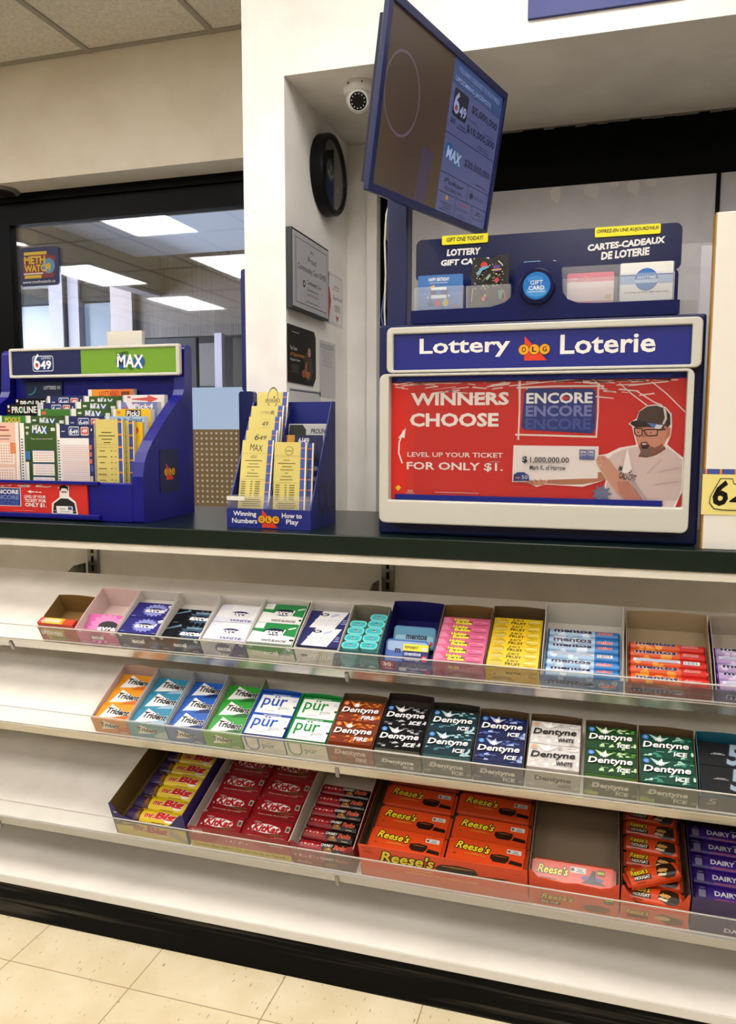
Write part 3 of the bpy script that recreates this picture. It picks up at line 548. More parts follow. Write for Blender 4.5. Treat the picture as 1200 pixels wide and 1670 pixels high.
def ribbon(x0, x1, z0, z1, t):
    b = MB().prism(rrect(x0, x1, z0, z1, 0.003), fr_xz, 1.758, 1.7605, M('#f2ea1c', 0.4)); a = Art(x1 - x0, z1 - z0); a.text(t, 0.1 if len(t) < 20 else 0.03, 0.3, 0.9 if len(t) < 20 else 0.97, 0.78, '#1d1c22', 0.03, 0.1)
    a.paste(b, front(x0, 1.758, z0)); part(e, b, 'yellow_ribbon').parent = hbd
ribbon(-0.357, -0.256, 1.589, 1.6085, 'GIFT ONE TODAY!'); ribbon(-0.033, 0.096, 1.584, 1.604, "OFFREZ-EN UNE AUJOURD'HUI!")
clr = clear_mat('clear_pocket_plastic', (0.96, 0.97, 0.98), 0.08, 0.1)
for x0, x1, zt in ((-0.399, -0.294, 1.486), (-0.288, -0.196, 1.484), (-0.094, 0.0155, 1.488), (0.0165, 0.121, 1.492)):
    b = MB().box(x0, x1, 1.676, 1.678, 1.437, zt, clr).box(x0, x0 + 0.0015, 1.6785, 1.70, 1.437, zt, clr).box(x1 - 0.0015, x1, 1.6785, 1.70, 1.437, zt, clr); part(e, b, 'card_pocket')
b = MB().box(-0.094, 0.1215, 1.7005, 1.702, 1.442, 1.516, clr); part(e, b, 'rear_sleeve')
tag(e, 'navy gift card display with header board and clear pockets on top of the lottery sign', 'display')
def card(name, x0, x1, z0, z1, y, col, lab, draw, pts=None, th=0.006):
    pts = pts or rrect(x0, x1, z0, z1, 0.003)
    b = MB().prism([(p - x0, q - z0) for p, q in pts], fr_xz, 0, th, M(col, 0.35)); a = Art(x1 - x0, z1 - z0, 0.35); draw(a); a.paste(b, front(0, 0, 0)); o = b.build(name); o.location = (x0, y, z0); tag(o, lab, 'gift card', 'gift cards in the clear pockets'); return o
def d_bday(a):
    a.rect(0.01, 0.02, 0.99, 0.5, '#5a86c4'); a.text('HAPPY BIRTHDAY', 0.24, 0.82, 0.7, 0.92, '#f2f4f8', 0.02); a.text('JOYEUX ANNIVERSAIRE', 0.27, 0.74, 0.66, 0.79, '#e6ecf4'); a.rect(0.3, 0.32, 0.64, 0.64, '#eef0f4'); a.rect(0.28, 0.42, 0.66, 0.56, '#22376e'); a.circ(0.47, 0.49, 0.06, '#3f74bc'); a.poly([(0.27, 0.6), (0.38, 0.66), (0.37, 0.71), (0.27, 0.66)], '#d8b93a')
    for x, c in ((0.29, '#274a80'), (0.45, '#cf4a4e'), (0.62, '#e2c53a')): a.circ(x, 0.16, 0.065, c); a.poly([(x - 0.06, 0.2), (x + 0.06, 0.2), (x, 0.32)], c)
    a.ell(0.86, 0.07, 0.06, 0.025, '#d86a3a'); a.circ(0.23, 0.35, 0.02, '#eef0f4'); a.circ(0.7, 0.38, 0.02, '#eef0f4')
card('gift_card', -0.394, -0.297, 1.4405, 1.512, 1.688, '#3f74b8', 'blue birthday gift card with three cupcakes in the leftmost pocket', d_bday)
def d_hol(a):
    R = random.Random(4)
    for q in range(70): a.circ(0.12 + R.random() * 0.76, 0.32 + R.random() * 0.52, 0.008 + R.random() * 0.01, R.choice(['#e8d9a0', '#f0f0e8', '#d8a24a', '#e8e4da']), 6)
    a.circ(0.38, 0.79, 0.09, '#cf3a34'); a.poly([(0.2, 0.66), (0.32, 0.76), (0.52, 0.78), (0.5, 0.74), (0.34, 0.7), (0.26, 0.6)], '#6aa6d2'); a.rect(0.62, 0.66, 0.8, 0.78, '#5a4494'); a.line([(0.58, 0.69), (0.84, 0.7)], 0.03, '#e2b23a'); a.line([(0.75, 0.86), (0.84, 0.8), (0.87, 0.76)], 0.025, '#e8e0d8'); a.poly([(0.42, 0.54), (0.52, 0.62), (0.56, 0.58), (0.47, 0.5)], '#8fae9a'); a.circ(0.72, 0.5, 0.06, '#c23a50')
    a.poly([(0.76, 0.3), (0.9, 0.3), (0.84, 0.12), (0.78, 0.14)], '#4f9a86'); a.line([(0.86, 0.1), (0.96, 0.14), (0.9, 0.3)], 0.03, '#d8584a'); a.circ(0.38, 0.15, 0.06, '#d84a2a'); a.circ(0.42, 0.21, 0.035, '#e2b23a'); a.line([(0.06, 0.1), (0.1, 0.36)], 0.02, '#c8b88a')
    a.line([(0.02, 0.6), (0.62, 0.03)], 0.008, '#4c4a8c'); a.line([(0.02, 0.55), (0.55, 0.03)], 0.008, '#4c4a8c'); a.line([(0.8, 0.97), (0.98, 0.78)], 0.008, '#4c4a8c'); a.line([(0.88, 0.97), (0.98, 0.86)], 0.008, '#4c4a8c')
x0, x1, z0, z1 = -0.2815, -0.2025, 1.4405, 1.547
card('gift_card', x0, x1, z0, z1, 1.6885, '#1b1a17', 'tall black holiday gift card with presents and confetti in the second pocket', d_hol, [(x0, z0), (x1, z0), (x1 + 0.003, z1), (x1 - 0.02, z1 - 0.001), (x1 - 0.03, z1 - 0.006), (x1 - 0.04, z1 - 0.008), (x1 - 0.052, z1 - 0.004), (x0 + 0.01, z1 - 0.004), (x0 + 0.004, z1 - 0.012)])
card('gift_card', -0.083, 0.008, 1.4405, 1.5, 1.688, '#d78a98', 'pink gift card in the third pocket right of the round badge', lambda a: (a.rect(0, 0.06, 1, 0.56, '#eed9da'), a.rect(0, 0.5, 1, 0.7, '#f0e4e4'), a.rect(0.82, 0.1, 0.95, 0.25, '#d8c69a'), a.text('LOTTERY', 0.05, 0.78, 0.24, 0.84, '#f4dfe2', 0.02), a.lines(0.05, 0.7, 0.2, 0.75, 1, '#f4dfe2'), a.circ(0.4, 0.86, 0.012, '#f4e0c8'), a.circ(0.45, 0.75, 0.012, '#f4e0c8'), a.circ(0.38, 0.72, 0.01, '#f4e0c8')))
card('gift_card', 0.0195, 0.1185, 1.4405, 1.5145, 1.688, '#efefec', 'white gift card with blue disc and stripe in the rightmost pocket', lambda a: (a.rect(0, 0.44, 1, 0.68, '#9fb8de'), a.rect(0, 0.655, 1, 0.69, '#2b4a94'), a.circ(0.5, 0.55, 0.22, '#2b55a8'), a.circ(0.5, 0.55, 0.2, '#3f7cc8'), a.rect(0.28, 0.46, 0.72, 0.55, '#b9cdea'), a.text('ANYTIME', 0.32, 0.57, 0.68, 0.64, '#dfe8f4', 0.02), a.text('UN CADEAU EN TOUT TEMPS POUR VOUS', 0.08, 0.2, 0.92, 0.24, '#6a6d78', 0.02)))
card('gift_card', -0.174, -0.138, 1.4405, 1.534, 1.712, '#8cc4e4', 'small light blue card peeking above the hump of the gift display', lambda a: (a.circ(0.4, 0.94, 0.05, '#d85a7a'), a.lines(0.1, 0.9, 0.9, 0.97, 1, '#e8f0f6')), None, 0.003)
card('gift_card', -0.136, -0.119, 1.4405, 1.530, 1.712, '#17181d', 'narrow black and white card peeking behind the badge hump', lambda a: (a.text('e', 0.1, 0.93, 0.6, 0.99, '#f2f2f2', 0.02), a.rect(0.6, 0.9, 0.95, 0.96, '#e8e8e8')), None, 0.003)
card('gift_card', -0.116, -0.104, 1.4405, 1.533, 1.712, '#e9e7e2', 'narrow white card peeking at the right end of the badge hump', lambda a: a.rect(0.6, 0.5, 1, 1, '#2a2a2c'), None, 0.003)

# ------------------------------------------------------------------ screen on its pole
e = empty('lottery_screen', (-0.452, 1.76, 1.4082)); BZ = M('#172256', 0.35)
part(e, MB().box(-0.476, -0.430, 1.735, 1.785, 1.4085, 1.72, BZ), 'pole', 0.003)
n = Vector((0.9669, -0.1854, -0.1751)); ux = Vector((0.2007, 0.9769, 0.0740)).normalized(); n = (n - ux * n.dot(ux)).normalized(); uy = n.cross(ux); cc = Vector((-0.3444, 1.7499, 1.8169)); W, H = 0.6418, 0.3378
tv = lambda x, y, t: tuple(cc + ux * x + uy * y + n * t)
part(e, MB().ring(rrect(-W / 2, W / 2, -H / 2, H / 2, 0.003, 2), rrect(-W / 2 + 0.016, W / 2 - 0.016, -H / 2 + 0.016, H / 2 - 0.016, 0.002, 2), tv, -0.012, 0.0, BZ), 'bezel', 0.0015)
part(e, MB().prism([(-W / 2 + 0.03, -H / 2 + 0.02), (W / 2 - 0.03, -H / 2 + 0.02), (W / 2 - 0.03, H / 2 - 0.03), (-W / 2 + 0.03, H / 2 - 0.03)], tv, -0.035, -0.0123, M('#14193a', 0.5)), 'rear_housing')
part(e, MB().box(-0.445, -0.40, 1.745, 1.775, 1.685, 1.715, M('#11152c', 0.5)), 'mount_bracket')
sw, sh = W - 0.032, H - 0.032; p = MB().prism([(-sw / 2, -sh / 2), (sw / 2, -sh / 2), (sw / 2, sh / 2), (-sw / 2, sh / 2)], tv, -0.0119, -0.006, M('#17130f', 0.3))
m, N, Lk, b = nodes_mat('dim_screen_picture'); tc = N.new('ShaderNodeTexCoord'); nz = N.new('ShaderNodeTexNoise'); nz.inputs['Scale'].default_value = 3.2; nz.inputs['Detail'].default_value = 0.5; Lk.new(tc.outputs['Object'], nz.inputs['Vector'])
rp = N.new('ShaderNodeValToRGB'); rp.color_ramp.elements[0].color = lin('#3b2a20'); rp.color_ramp.elements[1].color = lin('#45361d'); rp.color_ramp.elements[0].position = 0.35; rp.color_ramp.elements[1].position = 0.65; Lk.new(nz.outputs['Fac'], rp.inputs[0]); Lk.new(rp.outputs[0], b.inputs['Emission Color']); b.inputs['Emission Strength'].default_value = 0.55; b.inputs['Base Color'].default_value = (0.01, 0.01, 0.012, 1); b.inputs['Roughness'].default_value = 0.35
SCR = m
a = Art(sw, sh); a.mk = lambda c: glow(c, 0.5)
a.rect(0, 0, 0.495, 1, SCR); a.poly([(0.31, 0.0), (0.40, 0.0), (0.42, 0.34), (0.33, 0.36)], '#3c3042')
R_ = [(0.137 + 0.122 * math.cos(t * PI / 24), 0.57 + 0.122 * sw / sh * 0.97 * math.sin(t * PI / 24)) for t in range(49)]
a.line(R_, 0.008, '#5b4c58')
k0 = len(a.items); a.rect(0.665, 0, 1, 1, '#4a5078'); a.rect(0.668, 0.845, 1, 1, '#2f4470'); a.rect(0.668, 0.91, 1, 0.915, '#4a5a8a')
a.text('YOU MAY CHOOSE TO PLAY PRIZE', 0.69, 0.935, 0.98, 0.97, '#6b7aa8', 0.02); a.text('UPCOMING JACKPOTS', 0.68, 0.86, 0.92, 0.9, '#7d8cb8', 0.02)
ink = '#15182c'
a.rr(0.685, 0.65, 0.775, 0.83, 0.012, ink); a.text('6', 0.69, 0.67, 0.725, 0.815, '#8d93b8', 0.03); a.text('49', 0.728, 0.67, 0.77, 0.745, '#8d93b8', 0.03); a.circ(0.706, 0.705, 0.008, '#7d3038')
a.text('$5,000,000', 0.80, 0.74, 0.985, 0.80, ink, 0.02); a.text('PLUS BALL', 0.78, 0.685, 0.85, 0.70, ink); a.text('LA BOULE', 0.9, 0.665, 0.97, 0.68, ink); a.text('$10,000,000', 0.785, 0.60, 0.985, 0.66, ink, 0.02); a.text('30', 0.68, 0.60, 0.71, 0.635, ink, 0.02); a.lines(0.72, 0.59, 0.79, 0.63, 2, '#23274a'); a.lines(0.85, 0.545, 0.96, 0.58, 2, '#30345c')
a.rect(0.665, 0.525, 1, 0.53, ink); a.circ(0.70, 0.42, 0.028, '#244a7c'); a.circ(0.745, 0.385, 0.022, '#2a5f78'); a.text('MAX', 0.685, 0.36, 0.775, 0.44, '#9aa6c8', 0.03, rot=-0.1); a.text('$30,000,000', 0.80, 0.37, 0.985, 0.43, ink, 0.02); a.lines(0.89, 0.29, 0.97, 0.32, 1, '#30345c')
a.rect(0.665, 0.265, 1, 0.27, ink); a.rect(0.845, 0.14, 0.848, 0.265, ink); a.text('Poker', 0.69, 0.205, 0.82, 0.24, ink, 0.02, 0.3); a.text('$1,504,343', 0.70, 0.155, 0.81, 0.185, ink, 0.01); a.circ(0.875, 0.2, 0.012, ink); a.text('$98,118', 0.895, 0.185, 0.965, 0.215, ink)
a.rect(0.665, 0.135, 1, 0.14, ink); a.rect(0.775, 0, 0.778, 0.135, ink); a.rect(0.888, 0, 0.891, 0.135, ink); a.circ(0.72, 0.11, 0.009, '#a07838'); a.lines(0.68, 0.02, 0.765, 0.085, 4, ink, 0.3); a.text('LOTTARIO', 0.80, 0.095, 0.86, 0.115, '#8c2c34', 0.03); a.text('$630,000', 0.79, 0.06, 0.87, 0.08, ink); a.lines(0.79, 0.015, 0.86, 0.045, 2, ink, 0.3); a.lines(0.915, 0.08, 0.96, 0.115, 2, ink); a.text('$148,267', 0.90, 0.04, 0.975, 0.06, ink)
a.items[k0:] = [([(0.495 + (x - 0.665) * 0.505 / 0.335, y) for x, y in vs], fs, c) for vs, fs, c in a.items[k0:]]
a.paste(p, lambda x, y, d: Vector(tv(x - sw / 2, y - sh / 2, -0.006 + d)), 0.00006); part(e, p, 'screen')
part(e, MB().tube([(-0.481, 1.742, 1.41), (-0.482, 1.738, 1.45), (-0.4795, 1.738, 1.53), (-0.482, 1.738, 1.60), (-0.479, 1.74, 1.66), (-0.47, 1.75, 1.70)], 0.0022, M('#dcd9d2', 0.4)).tube([(-0.485, 1.742, 1.4087), (-0.49, 1.74, 1.44), (-0.482, 1.739, 1.49)], 0.002, M('#3f5f9c', 0.4)), 'cable')
tag(e, 'tilted lottery jackpot screen on a navy pole above the gift cards', 'screen')

# ------------------------------------------------------------------ white board with a 649 slip, right edge
e = empty('ticket_board', (0.30, 1.63, 0.957)); ye = M('#b5842a', 0.4)
part(e, MB().box(0.186, 0.43, 1.6205, 1.655, 0.9572, 1.584, M('#ece8df', 0.5)), 'white_face', 0.0015)
part(e, MB().box(0.1835, 0.1858, 1.623, 1.655, 0.9572, 1.584, ye), 'gold_edge')
tag(e, 'tall white board with gold edge standing at the right end of the counter', 'board')
b = MB().box(0, 0.11, 0, 0.001, 0, 0.087, M('#f0e08a', 0.5)); a = Art(0.11, 0.087, 0.45)
a.rect(0, 0.885, 1, 1, '#3d52a0')
for q in range(4): a.rect(0.03 + q * 0.235, 0.885, 0.075 + q * 0.235, 1, '#c8562e'); a.rect(0.045 + q * 0.235, 0.885, 0.058 + q * 0.235, 1, '#e9c23a')
a.poly([(0.13, 0.4), (0.12, 0.25), (0.2, 0.12), (0.34, 0.1), (0.95, 0.1), (0.95, 0.5), (0.5, 0.7), (0.48, 0.8), (0.28, 0.8)], '#2b2a20'); a.poly([(0.145, 0.4), (0.135, 0.26), (0.21, 0.14), (0.34, 0.12), (0.93, 0.12), (0.93, 0.5), (0.49, 0.68), (0.47, 0.78), (0.29, 0.78)], '#f0e08a')
a.text('6', 0.17, 0.19, 0.42, 0.76, '#17160f', 0.03, 0.15); a.text('49', 0.44, 0.18, 0.9, 0.5, '#17160f', 0.03, 0.1)
a.paste(b, front(0, 0, 0)); o = b.build('lottery_slip'); o.location = (0.181, 1.6188, 1.0245); tag(o, 'yellow 649 slip with blue striped top edge stuck on the white board', 'lottery slip')
# clear brochure holder between sign and board
e = empty('brochure_holder', (0.185, 1.96, 0.957)); c3 = clear_mat('clear_holder_plastic', (0.97, 0.97, 0.98), 0.06, 0.08)
part(e, MB().box(0.15, 0.262, 1.945, 1.948, 0.9575, 1.60, c3).box(0.15, 0.262, 1.9485, 1.97, 0.9575, 0.962, c3), 'clear_panel'); tag(e, 'clear plastic brochure holder between the lottery sign and the white board', 'brochure holder')
tag(MB().box(0.194, 0.217, 1.951, 1.954, 0.9625, 1.595, M('#e8e5ec', 0.4)).build('paper_strip'), 'narrow white paper strip inside the clear brochure holder', 'paper')
tag(MB().box(0.152, 0.192, 1.956, 1.966, 0.9625, 1.478, M('#b5b0aa', 0.5)).build('brochure'), 'small grey brochure peeking over the top right of the lottery sign', 'brochure')

# ------------------------------------------------------------------ blue play slip dispenser on the left
e = empty('slip_dispenser', (-1.36, 1.78, 0.957)); BL = noise_mat('royal_blue_plastic', '#0b0d6a', '#0e1074', 30, 0.33)
prof = [(1.66, 0.9575), (1.66, 1.07), (1.668, 1.105), (1.685, 1.13), (1.712, 1.157), (1.77, 1.203), (1.828, 1.245), (1.874, 1.275), (1.882, 1.29), (1.89, 1.40), (1.905, 1.409), (1.93, 1.405), (1.93, 0.9575)]
for x0, x1, q in ((-1.092, -1.062, 0.05), (-1.66, -1.63, 0)): part(e, MB().prism(prof, lambda y, z, t, q=q: (t - (y - 1.66) * q, y, z), x0, x1, BL), 'side_panel', 0.006, 3)
part(e, MB().box(-1.6295, -1.0925, 1.66, 1.674, 0.9575, 1.054, BL), 'front_panel', 0.003)
part(e, MB().box(-1.6295, -1.105, 1.904, 1.929, 0.9575, 1.405, BL), 'back_panel', 0.004)
b = MB()
for k in range(6): b.box(-1.6293, -1.1035 , 1.69 + 0.036 * k, 1.726 + 0.036 * k if k < 5 else 1.9035, 0.9575, 1.0 + 0.019 * k, BL)
part(e, b, 'stepped_tray')
part(e, MB().box(-1.628, -1.182, 1.648, 1.6595, 1.0485, 1.0565, BL).box(-1.628, -1.182, 1.648, 1.6595, 0.963, 0.974, BL), 'banner_rail', 0.001)
fm = MB().ring(rrect(-1.618, -1.076, 1.327, 1.409, 0.006), rrect(-1.610, -1.088, 1.335, 1.401, 0.002), fr_xz, 1.868, 1.8815, M('#d6d2c6', 0.4)); hfr = part(e, fm, 'header_frame', 0.003)
part(e, MB().box(-1.615, -1.105, 1.8818, 1.9035, 1.33, 1.404, BL), 'header_block')
p = MB().box(-1.6095, -1.0885, 1.872, 1.8815, 1.3355, 1.4005, M('#1b2252', 0.35)); a = Art(0.521, 0.065, 0.35)
a.rect(0.437, 0, 1, 1, '#76a52f')
a.rr(0.133, 0.14, 0.265, 0.8, 0.014, '#e9ecf4'); a.rr(0.136, 0.17, 0.262, 0.77, 0.012, '#21386f'); a.text('6', 0.139, 0.2, 0.182, 0.9, '#f4f4f8', 0.01, 0.0); a.circ(0.1605, 0.385, 0.0085, '#d23a36'); a.text('49', 0.182, 0.22, 0.252, 0.6, '#f4f4f8', 0.03); a.text('LOTTO', 0.19, 0.65, 0.25, 0.74, '#e4e8f2', 0.02)
def maxlogo(a, cx, cy, w):
    k = a.w / a.h; h = w * k
    for dx, dy, r, c in ((-0.3, 0.0, 0.25, '#235a9a'), (0.02, -0.12, 0.15, '#3f7a1c'), (0.33, -0.02, 0.22, '#235a9a')): a.circ(cx + dx * w, cy + dy * h, r * w, c)
    a.text('MAX', cx - w * 0.5, cy - h * 0.2, cx + w * 0.5, cy + h * 0.24, '#f4f6f8', 0.03, rot=-0.06)
maxlogo(a, 0.735, 0.46, 0.155); a.text('Lotto', 0.655, 0.72, 0.725, 0.92, '#1c3f2a', 0.01, rot=0.12)
a.paste(p, front(-1.6095, 1.872, 1.3355)); part(e, p, 'header_panel').parent = hfr
p = MB().box(-1.628, -1.217, 1.655, 1.6595, 0.9745, 1.0482, M('#d42c28', 0.4)); a = Art(0.411, 0.0737, 0.4)
R = random.Random(9); a.polys([[(x, y), (x + l, y + s_), (x + l, y + s_ + 0.02), (x, y + 0.025)] for x, y, l, s_ in [(R.random() * 0.9, 0.86 + R.random() * 0.06, 0.03 + R.random() * 0.05, R.random() * 0.05) for q in range(26)]], '#f0e4e0')
X = lambda px: (px + 1.628) / 0.411
a.rect(X(-1.50), 0.2, X(-1.414), 0.84, '#eeeef2'); a.rect(X(-1.498), 0.22, X(-1.416), 0.82, '#22397f')
for q, c in enumerate(('#f4f4f6', '#7f8cc8', '#4a5cae')): a.text('ENCORE', X(-1.494), 0.62 - 0.19 * q, X(-1.42), 0.77 - 0.19 * q, c, 0.03)
a.text('LEVEL UP YOUR', X(-1.403), 0.5, X(-1.339), 0.60, '#f6f1ee', 0.02); a.text('TICKET FOR', X(-1.402), 0.36, X(-1.338), 0.47, '#f6f1ee', 0.025); a.text('ONLY $1.', X(-1.401), 0.18, X(-1.338), 0.34, '#f6f1ee', 0.03)
a.poly([(X(-1.393), 0.72), (X(-1.381), 0.78), (X(-1.383), 0.73), (X(-1.372), 0.73), (X(-1.372), 0.70), (X(-1.383), 0.70), (X(-1.381), 0.66)], '#f6f1ee'); a.rects([(X(-1.369), 0.70, X(-1.361), 0.73), (X(-1.358), 0.695, X(-1.351), 0.725)], '#f6f1ee'); a.lines(0.45, 0.06, 0.62, 0.075, 1, '#f0c0ba')
px_ = X(-1.285)
a.poly([(px_ - 0.09, 0.0), (px_ - 0.085, 0.35), (px_ - 0.03, 0.55), (px_ - 0.025, 0.9), (px_, 0.99), (px_ + 0.04, 0.93), (px_ + 0.04, 0.6), (px_ + 0.085, 0.42), (px_ + 0.1, 0.0)], '#f0ebe8')
a.poly([(px_ - 0.08, 0.02), (px_ - 0.072, 0.34), (px_ - 0.02, 0.52), (px_ + 0.03, 0.52), (px_ + 0.075, 0.38), (px_ + 0.088, 0.02)], '#1c1a1d'); a.ell(px_ + 0.005, 0.73, 0.024, 0.028, '#d09a80'); a.poly([(px_ - 0.024, 0.74), (px_ - 0.026, 0.92), (px_ + 0.005, 0.99), (px_ + 0.035, 0.92), (px_ + 0.034, 0.76), (px_ + 0.022, 0.86), (px_ - 0.01, 0.87)], '#16120f'); a.ell(px_ + 0.006, 0.66, 0.012, 0.006, '#f4ecea'); a.line([(px_ - 0.014, 0.755), (px_ + 0.026, 0.755)], 0.004, '#24201e')
a.poly([(px_ - 0.05, 0.02), (px_ - 0.054, 0.26), (px_ + 0.062, 0.26), (px_ + 0.064, 0.02)], '#f4f0ee'); a.text('1,000,000.00', px_ - 0.03, 0.14, px_ + 0.012, 0.19, '#2a2c38', 0.02); a.rect(px_ + 0.03, 0.14, px_ + 0.057, 0.24, '#3f55a0'); a.lines(px_ - 0.03, 0.07, px_ + 0.05, 0.1, 1, '#777'+'a80'); a.ell(px_ - 0.062, 0.1, 0.009, 0.012, '#d09a80'); a.ell(px_ + 0.075, 0.1, 0.009, 0.012, '#d09a80')
a.paste(p, front(-1.628, 1.655, 0.9745)); part(e, p, 'banner')
p = MB().prism([(1.741, 1.025), (1.839, 1.025), (1.839, 1.134), (1.741, 1.134)], lambda y, z, t: (-1.062 - (y - 1.66) * 0.05 + t, y, z), 0.0002, 0.0012, M('#1a2150', 0.4)); a = Art(0.098, 0.109, 0.4); badge_olg(a, 0.5, 0.48, 0.56); a.paste(p, plane((-1.0648, 1.741, 1.025), (-0.05, 1, 0), (0, 0, 1))); part(e, p, 'side_decal')
tag(e, 'royal blue play slip dispenser with 649 and MAX header on the left of the counter', 'dispenser')
# play slips, tier by tier
def dots(a, x0, y0, x1, y1, nx, ny, col):
    dx, dy = (x1 - x0) / nx, (y1 - y0) / ny
    a.rects([(x0 + dx * (i + 0.25), y0 + dy * (j + 0.25), x0 + dx * (i + 0.72), y0 + dy * (j + 0.72)) for i in range(nx) for j in range(ny)], col)
def bars(a, x0, x1, n=22): a.rects([(x0, 0.02 + q * 0.8 / n, x1, 0.02 + q * 0.8 / n + 0.014) for q in range(n)], '#2a2a2a')
def sl_max(a, full):
    hb = 1 - 0.052 / a.h
    a.rect(0.12, 0, 1, 1, '#37571f'); a.poly([(0.12, 1), (0.9, 1), (1, 0.95), (1, 1)], '#2a4718')
    maxlogo(a, 0.55, 1 - 0.0175 / a.h, 0.4); a.text('Lotto', 0.36, 1 - 0.009 / a.h, 0.52, 1 - 0.003 / a.h, '#e6ecdc', 0.01, rot=0.2); a.rects([(0.17, 1 - 0.014 / a.h, 0.26, 1 - 0.009 / a.h), (0.86, 1 - 0.02 / a.h, 0.97, 1 - 0.012 / a.h)], '#e4e8e0')
    if full:
        bars(a, 0.03, 0.08); a.text('Trage maximum tous les mardis', 0.3, hb + 0.045, 0.9, hb + 0.07, '#dfe8d0'); a.circ(0.21, hb + 0.13, 0.035, '#f0f0ee'); a.circ(0.21, hb + 0.13, 0.018, '#c8403a')
        for q in range(4): y = 0.5 - 0.17 * q; a.rect(0.34, y, 0.93, y + 0.145, '#f1efe9'); a.rect(0.34, y + 0.145, 0.93, y + 0.155, '#3f62a4'); dots(a, 0.38, y + 0.01, 0.9, y + 0.135, 13, 4, '#d88a84')
        a.rect(0.15, 0.53, 0.28, 0.64, '#3c6fae'); a.rect(0.15, 0.2, 0.24, 0.5, '#eceae2'); a.rect(0.15, 0.02, 0.28, 0.12, '#3c6fae')
def sl_649(a, full):
    hd = 0.034 / a.h
    a.rect(0.08, 1 - hd, 1, 1, '#222a5e'); y = 1 - 0.027 / a.h
    a.rr(0.32, y, 0.60, 1 - 0.005 / a.h, 0.03, '#e8ebf2'); a.rr(0.33, y + 0.01, 0.59, 1 - 0.007 / a.h, 0.025, '#2b4380'); a.text('6', 0.345, y + 0.015, 0.43, 1 - 0.009 / a.h, '#f2f2f6', 0.02); a.text('49', 0.43, y + 0.02, 0.575, 1 - 0.013 / a.h, '#f2f2f6', 0.03)
    a.rr(0.65, y, 0.86, 1 - 0.006 / a.h, 0.03, '#eceaea'); a.rr(0.66, y + 0.012, 0.85, 1 - 0.008 / a.h, 0.025, '#d05a54'); a.text('49', 0.69, y + 0.03, 0.82, 1 - 0.011 / a.h, '#f4f0ee', 0.03); a.rects([(0.13, 1 - 0.018 / a.h, 0.22, 1 - 0.016 / a.h), (0.92, 1 - 0.016 / a.h, 0.95, 1 - 0.01 / a.h)], '#dfe2ec')
    if full:
        bars(a, 0.02, 0.07); a.rect(0.86, 0, 1, 1 - hd, '#2a3064')
        for q in range(4): y = 0.56 - 0.185 * q; dots(a, 0.12, y, 0.84, y + 0.16, 16, 6, '#dc9a96'); a.rect(0.1, y + 0.168, 0.86, y + 0.172, '#c4a4b8')
        for q, c in enumerate(('#d06a58', '#d06a58', '#d06a58')): a.rect(0.86, 0.68 - 0.09 * q, 0.94, 0.74 - 0.09 * q, c)
        a.rect(0.89, 0.4, 0.97, 0.48, '#4c5a98'); a.rect(0.88, 0.1, 0.95, 0.34, '#d8c8b8')
def sl_salmon(a, full):
    a.rect(0.0, 0, 0.9, 1, '#eec4ae'); a.rects([(0.05, 0.93, 0.6, 0.95), (0.05, 0.89, 0.7, 0.91)], '#b0504a'); a.rects([(0.05, 0.82, 0.75, 0.835), (0.1, 0.78, 0.7, 0.79)], '#7a5a50'); a.rect(0.03, 0.46, 0.85, 0.74, '#f4e2d6'); dots(a, 0.06, 0.48, 0.8, 0.72, 9, 7, '#d88a7c'); a.rect(0.03, 0.18, 0.85, 0.42, '#f4e2d6'); dots(a, 0.06, 0.2, 0.8, 0.40, 9, 6, '#d88a7c'); a.rect(0.72, 0.6, 0.9, 0.74, '#e28a58'); a.rect(0.03, 0.02, 0.85, 0.14, '#e09a72')
def sl_yellow(a, full):
    a.rect(0.83, 0, 0.97, 1, '#3d4f9c'); a.rects([(0.83, 0.06 + q * 0.15, 0.97, 0.082 + q * 0.15) for q in range(7)], '#d98a3a'); a.rect(0.97, 0, 1, 1, '#f2f0ea')
    for j, (x0, x1) in enumerate(((0.2, 0.6), (0.08, 0.75), (0.2, 0.62), (0.28, 0.56))): a.lines(x0, 0.84 - j * 0.04, x1, 0.856 - j * 0.04, 1, '#55502c', 0.6)
    for j in range(9): a.lines(0.05, 0.62 - j * 0.07, 0.4, 0.635 - j * 0.07, 1, '#6a6436', 0.6, j); a.rects([(0.55, 0.62 - j * 0.07, 0.6, 0.632 - j * 0.07), (0.7, 0.62 - j * 0.07, 0.74, 0.632 - j * 0.07)], '#6a6436')
    a.rects([(0.03, 0.665, 0.8, 0.668), (0.03, 0.03, 0.8, 0.033), (0.03, 0.70, 0.8, 0.703)], '#8a8448')
def sl_pro(a, full):
    a.rect(0.0, 1 - 0.05 / a.h, 1, 1, '#161716'); a.text('PROLINE', 0.16, 1 - 0.024 / a.h, 0.97, 1 - 0.006 / a.h, '#eceae6', 0.03); a.rect(0.03, 1 - 0.01 / a.h, 0.09, 1 - 0.003 / a.h, '#eceae6'); a.rect(0.04, 1 - 0.02 / a.h, 0.1, 1 - 0.015 / a.h, '#d8883a'); a.rect(0.45, 1 - 0.02 / a.h, 0.53, 1 - 0.01 / a.h, '#2f8a58')
def head(bg, t, tc, x0=0.3, x1=0.9, extra=None, out=None):
    def f(a, full):
        a.rect(0.08, 1 - 0.05 / a.h, 1, 1, bg)
        if extra: extra(a)
        if t: a.text(t, x0, 1 - 0.018 / a.h, x1, 1 - 0.004 / a.h, tc, 0.03, 0.1, out=out)
    return f
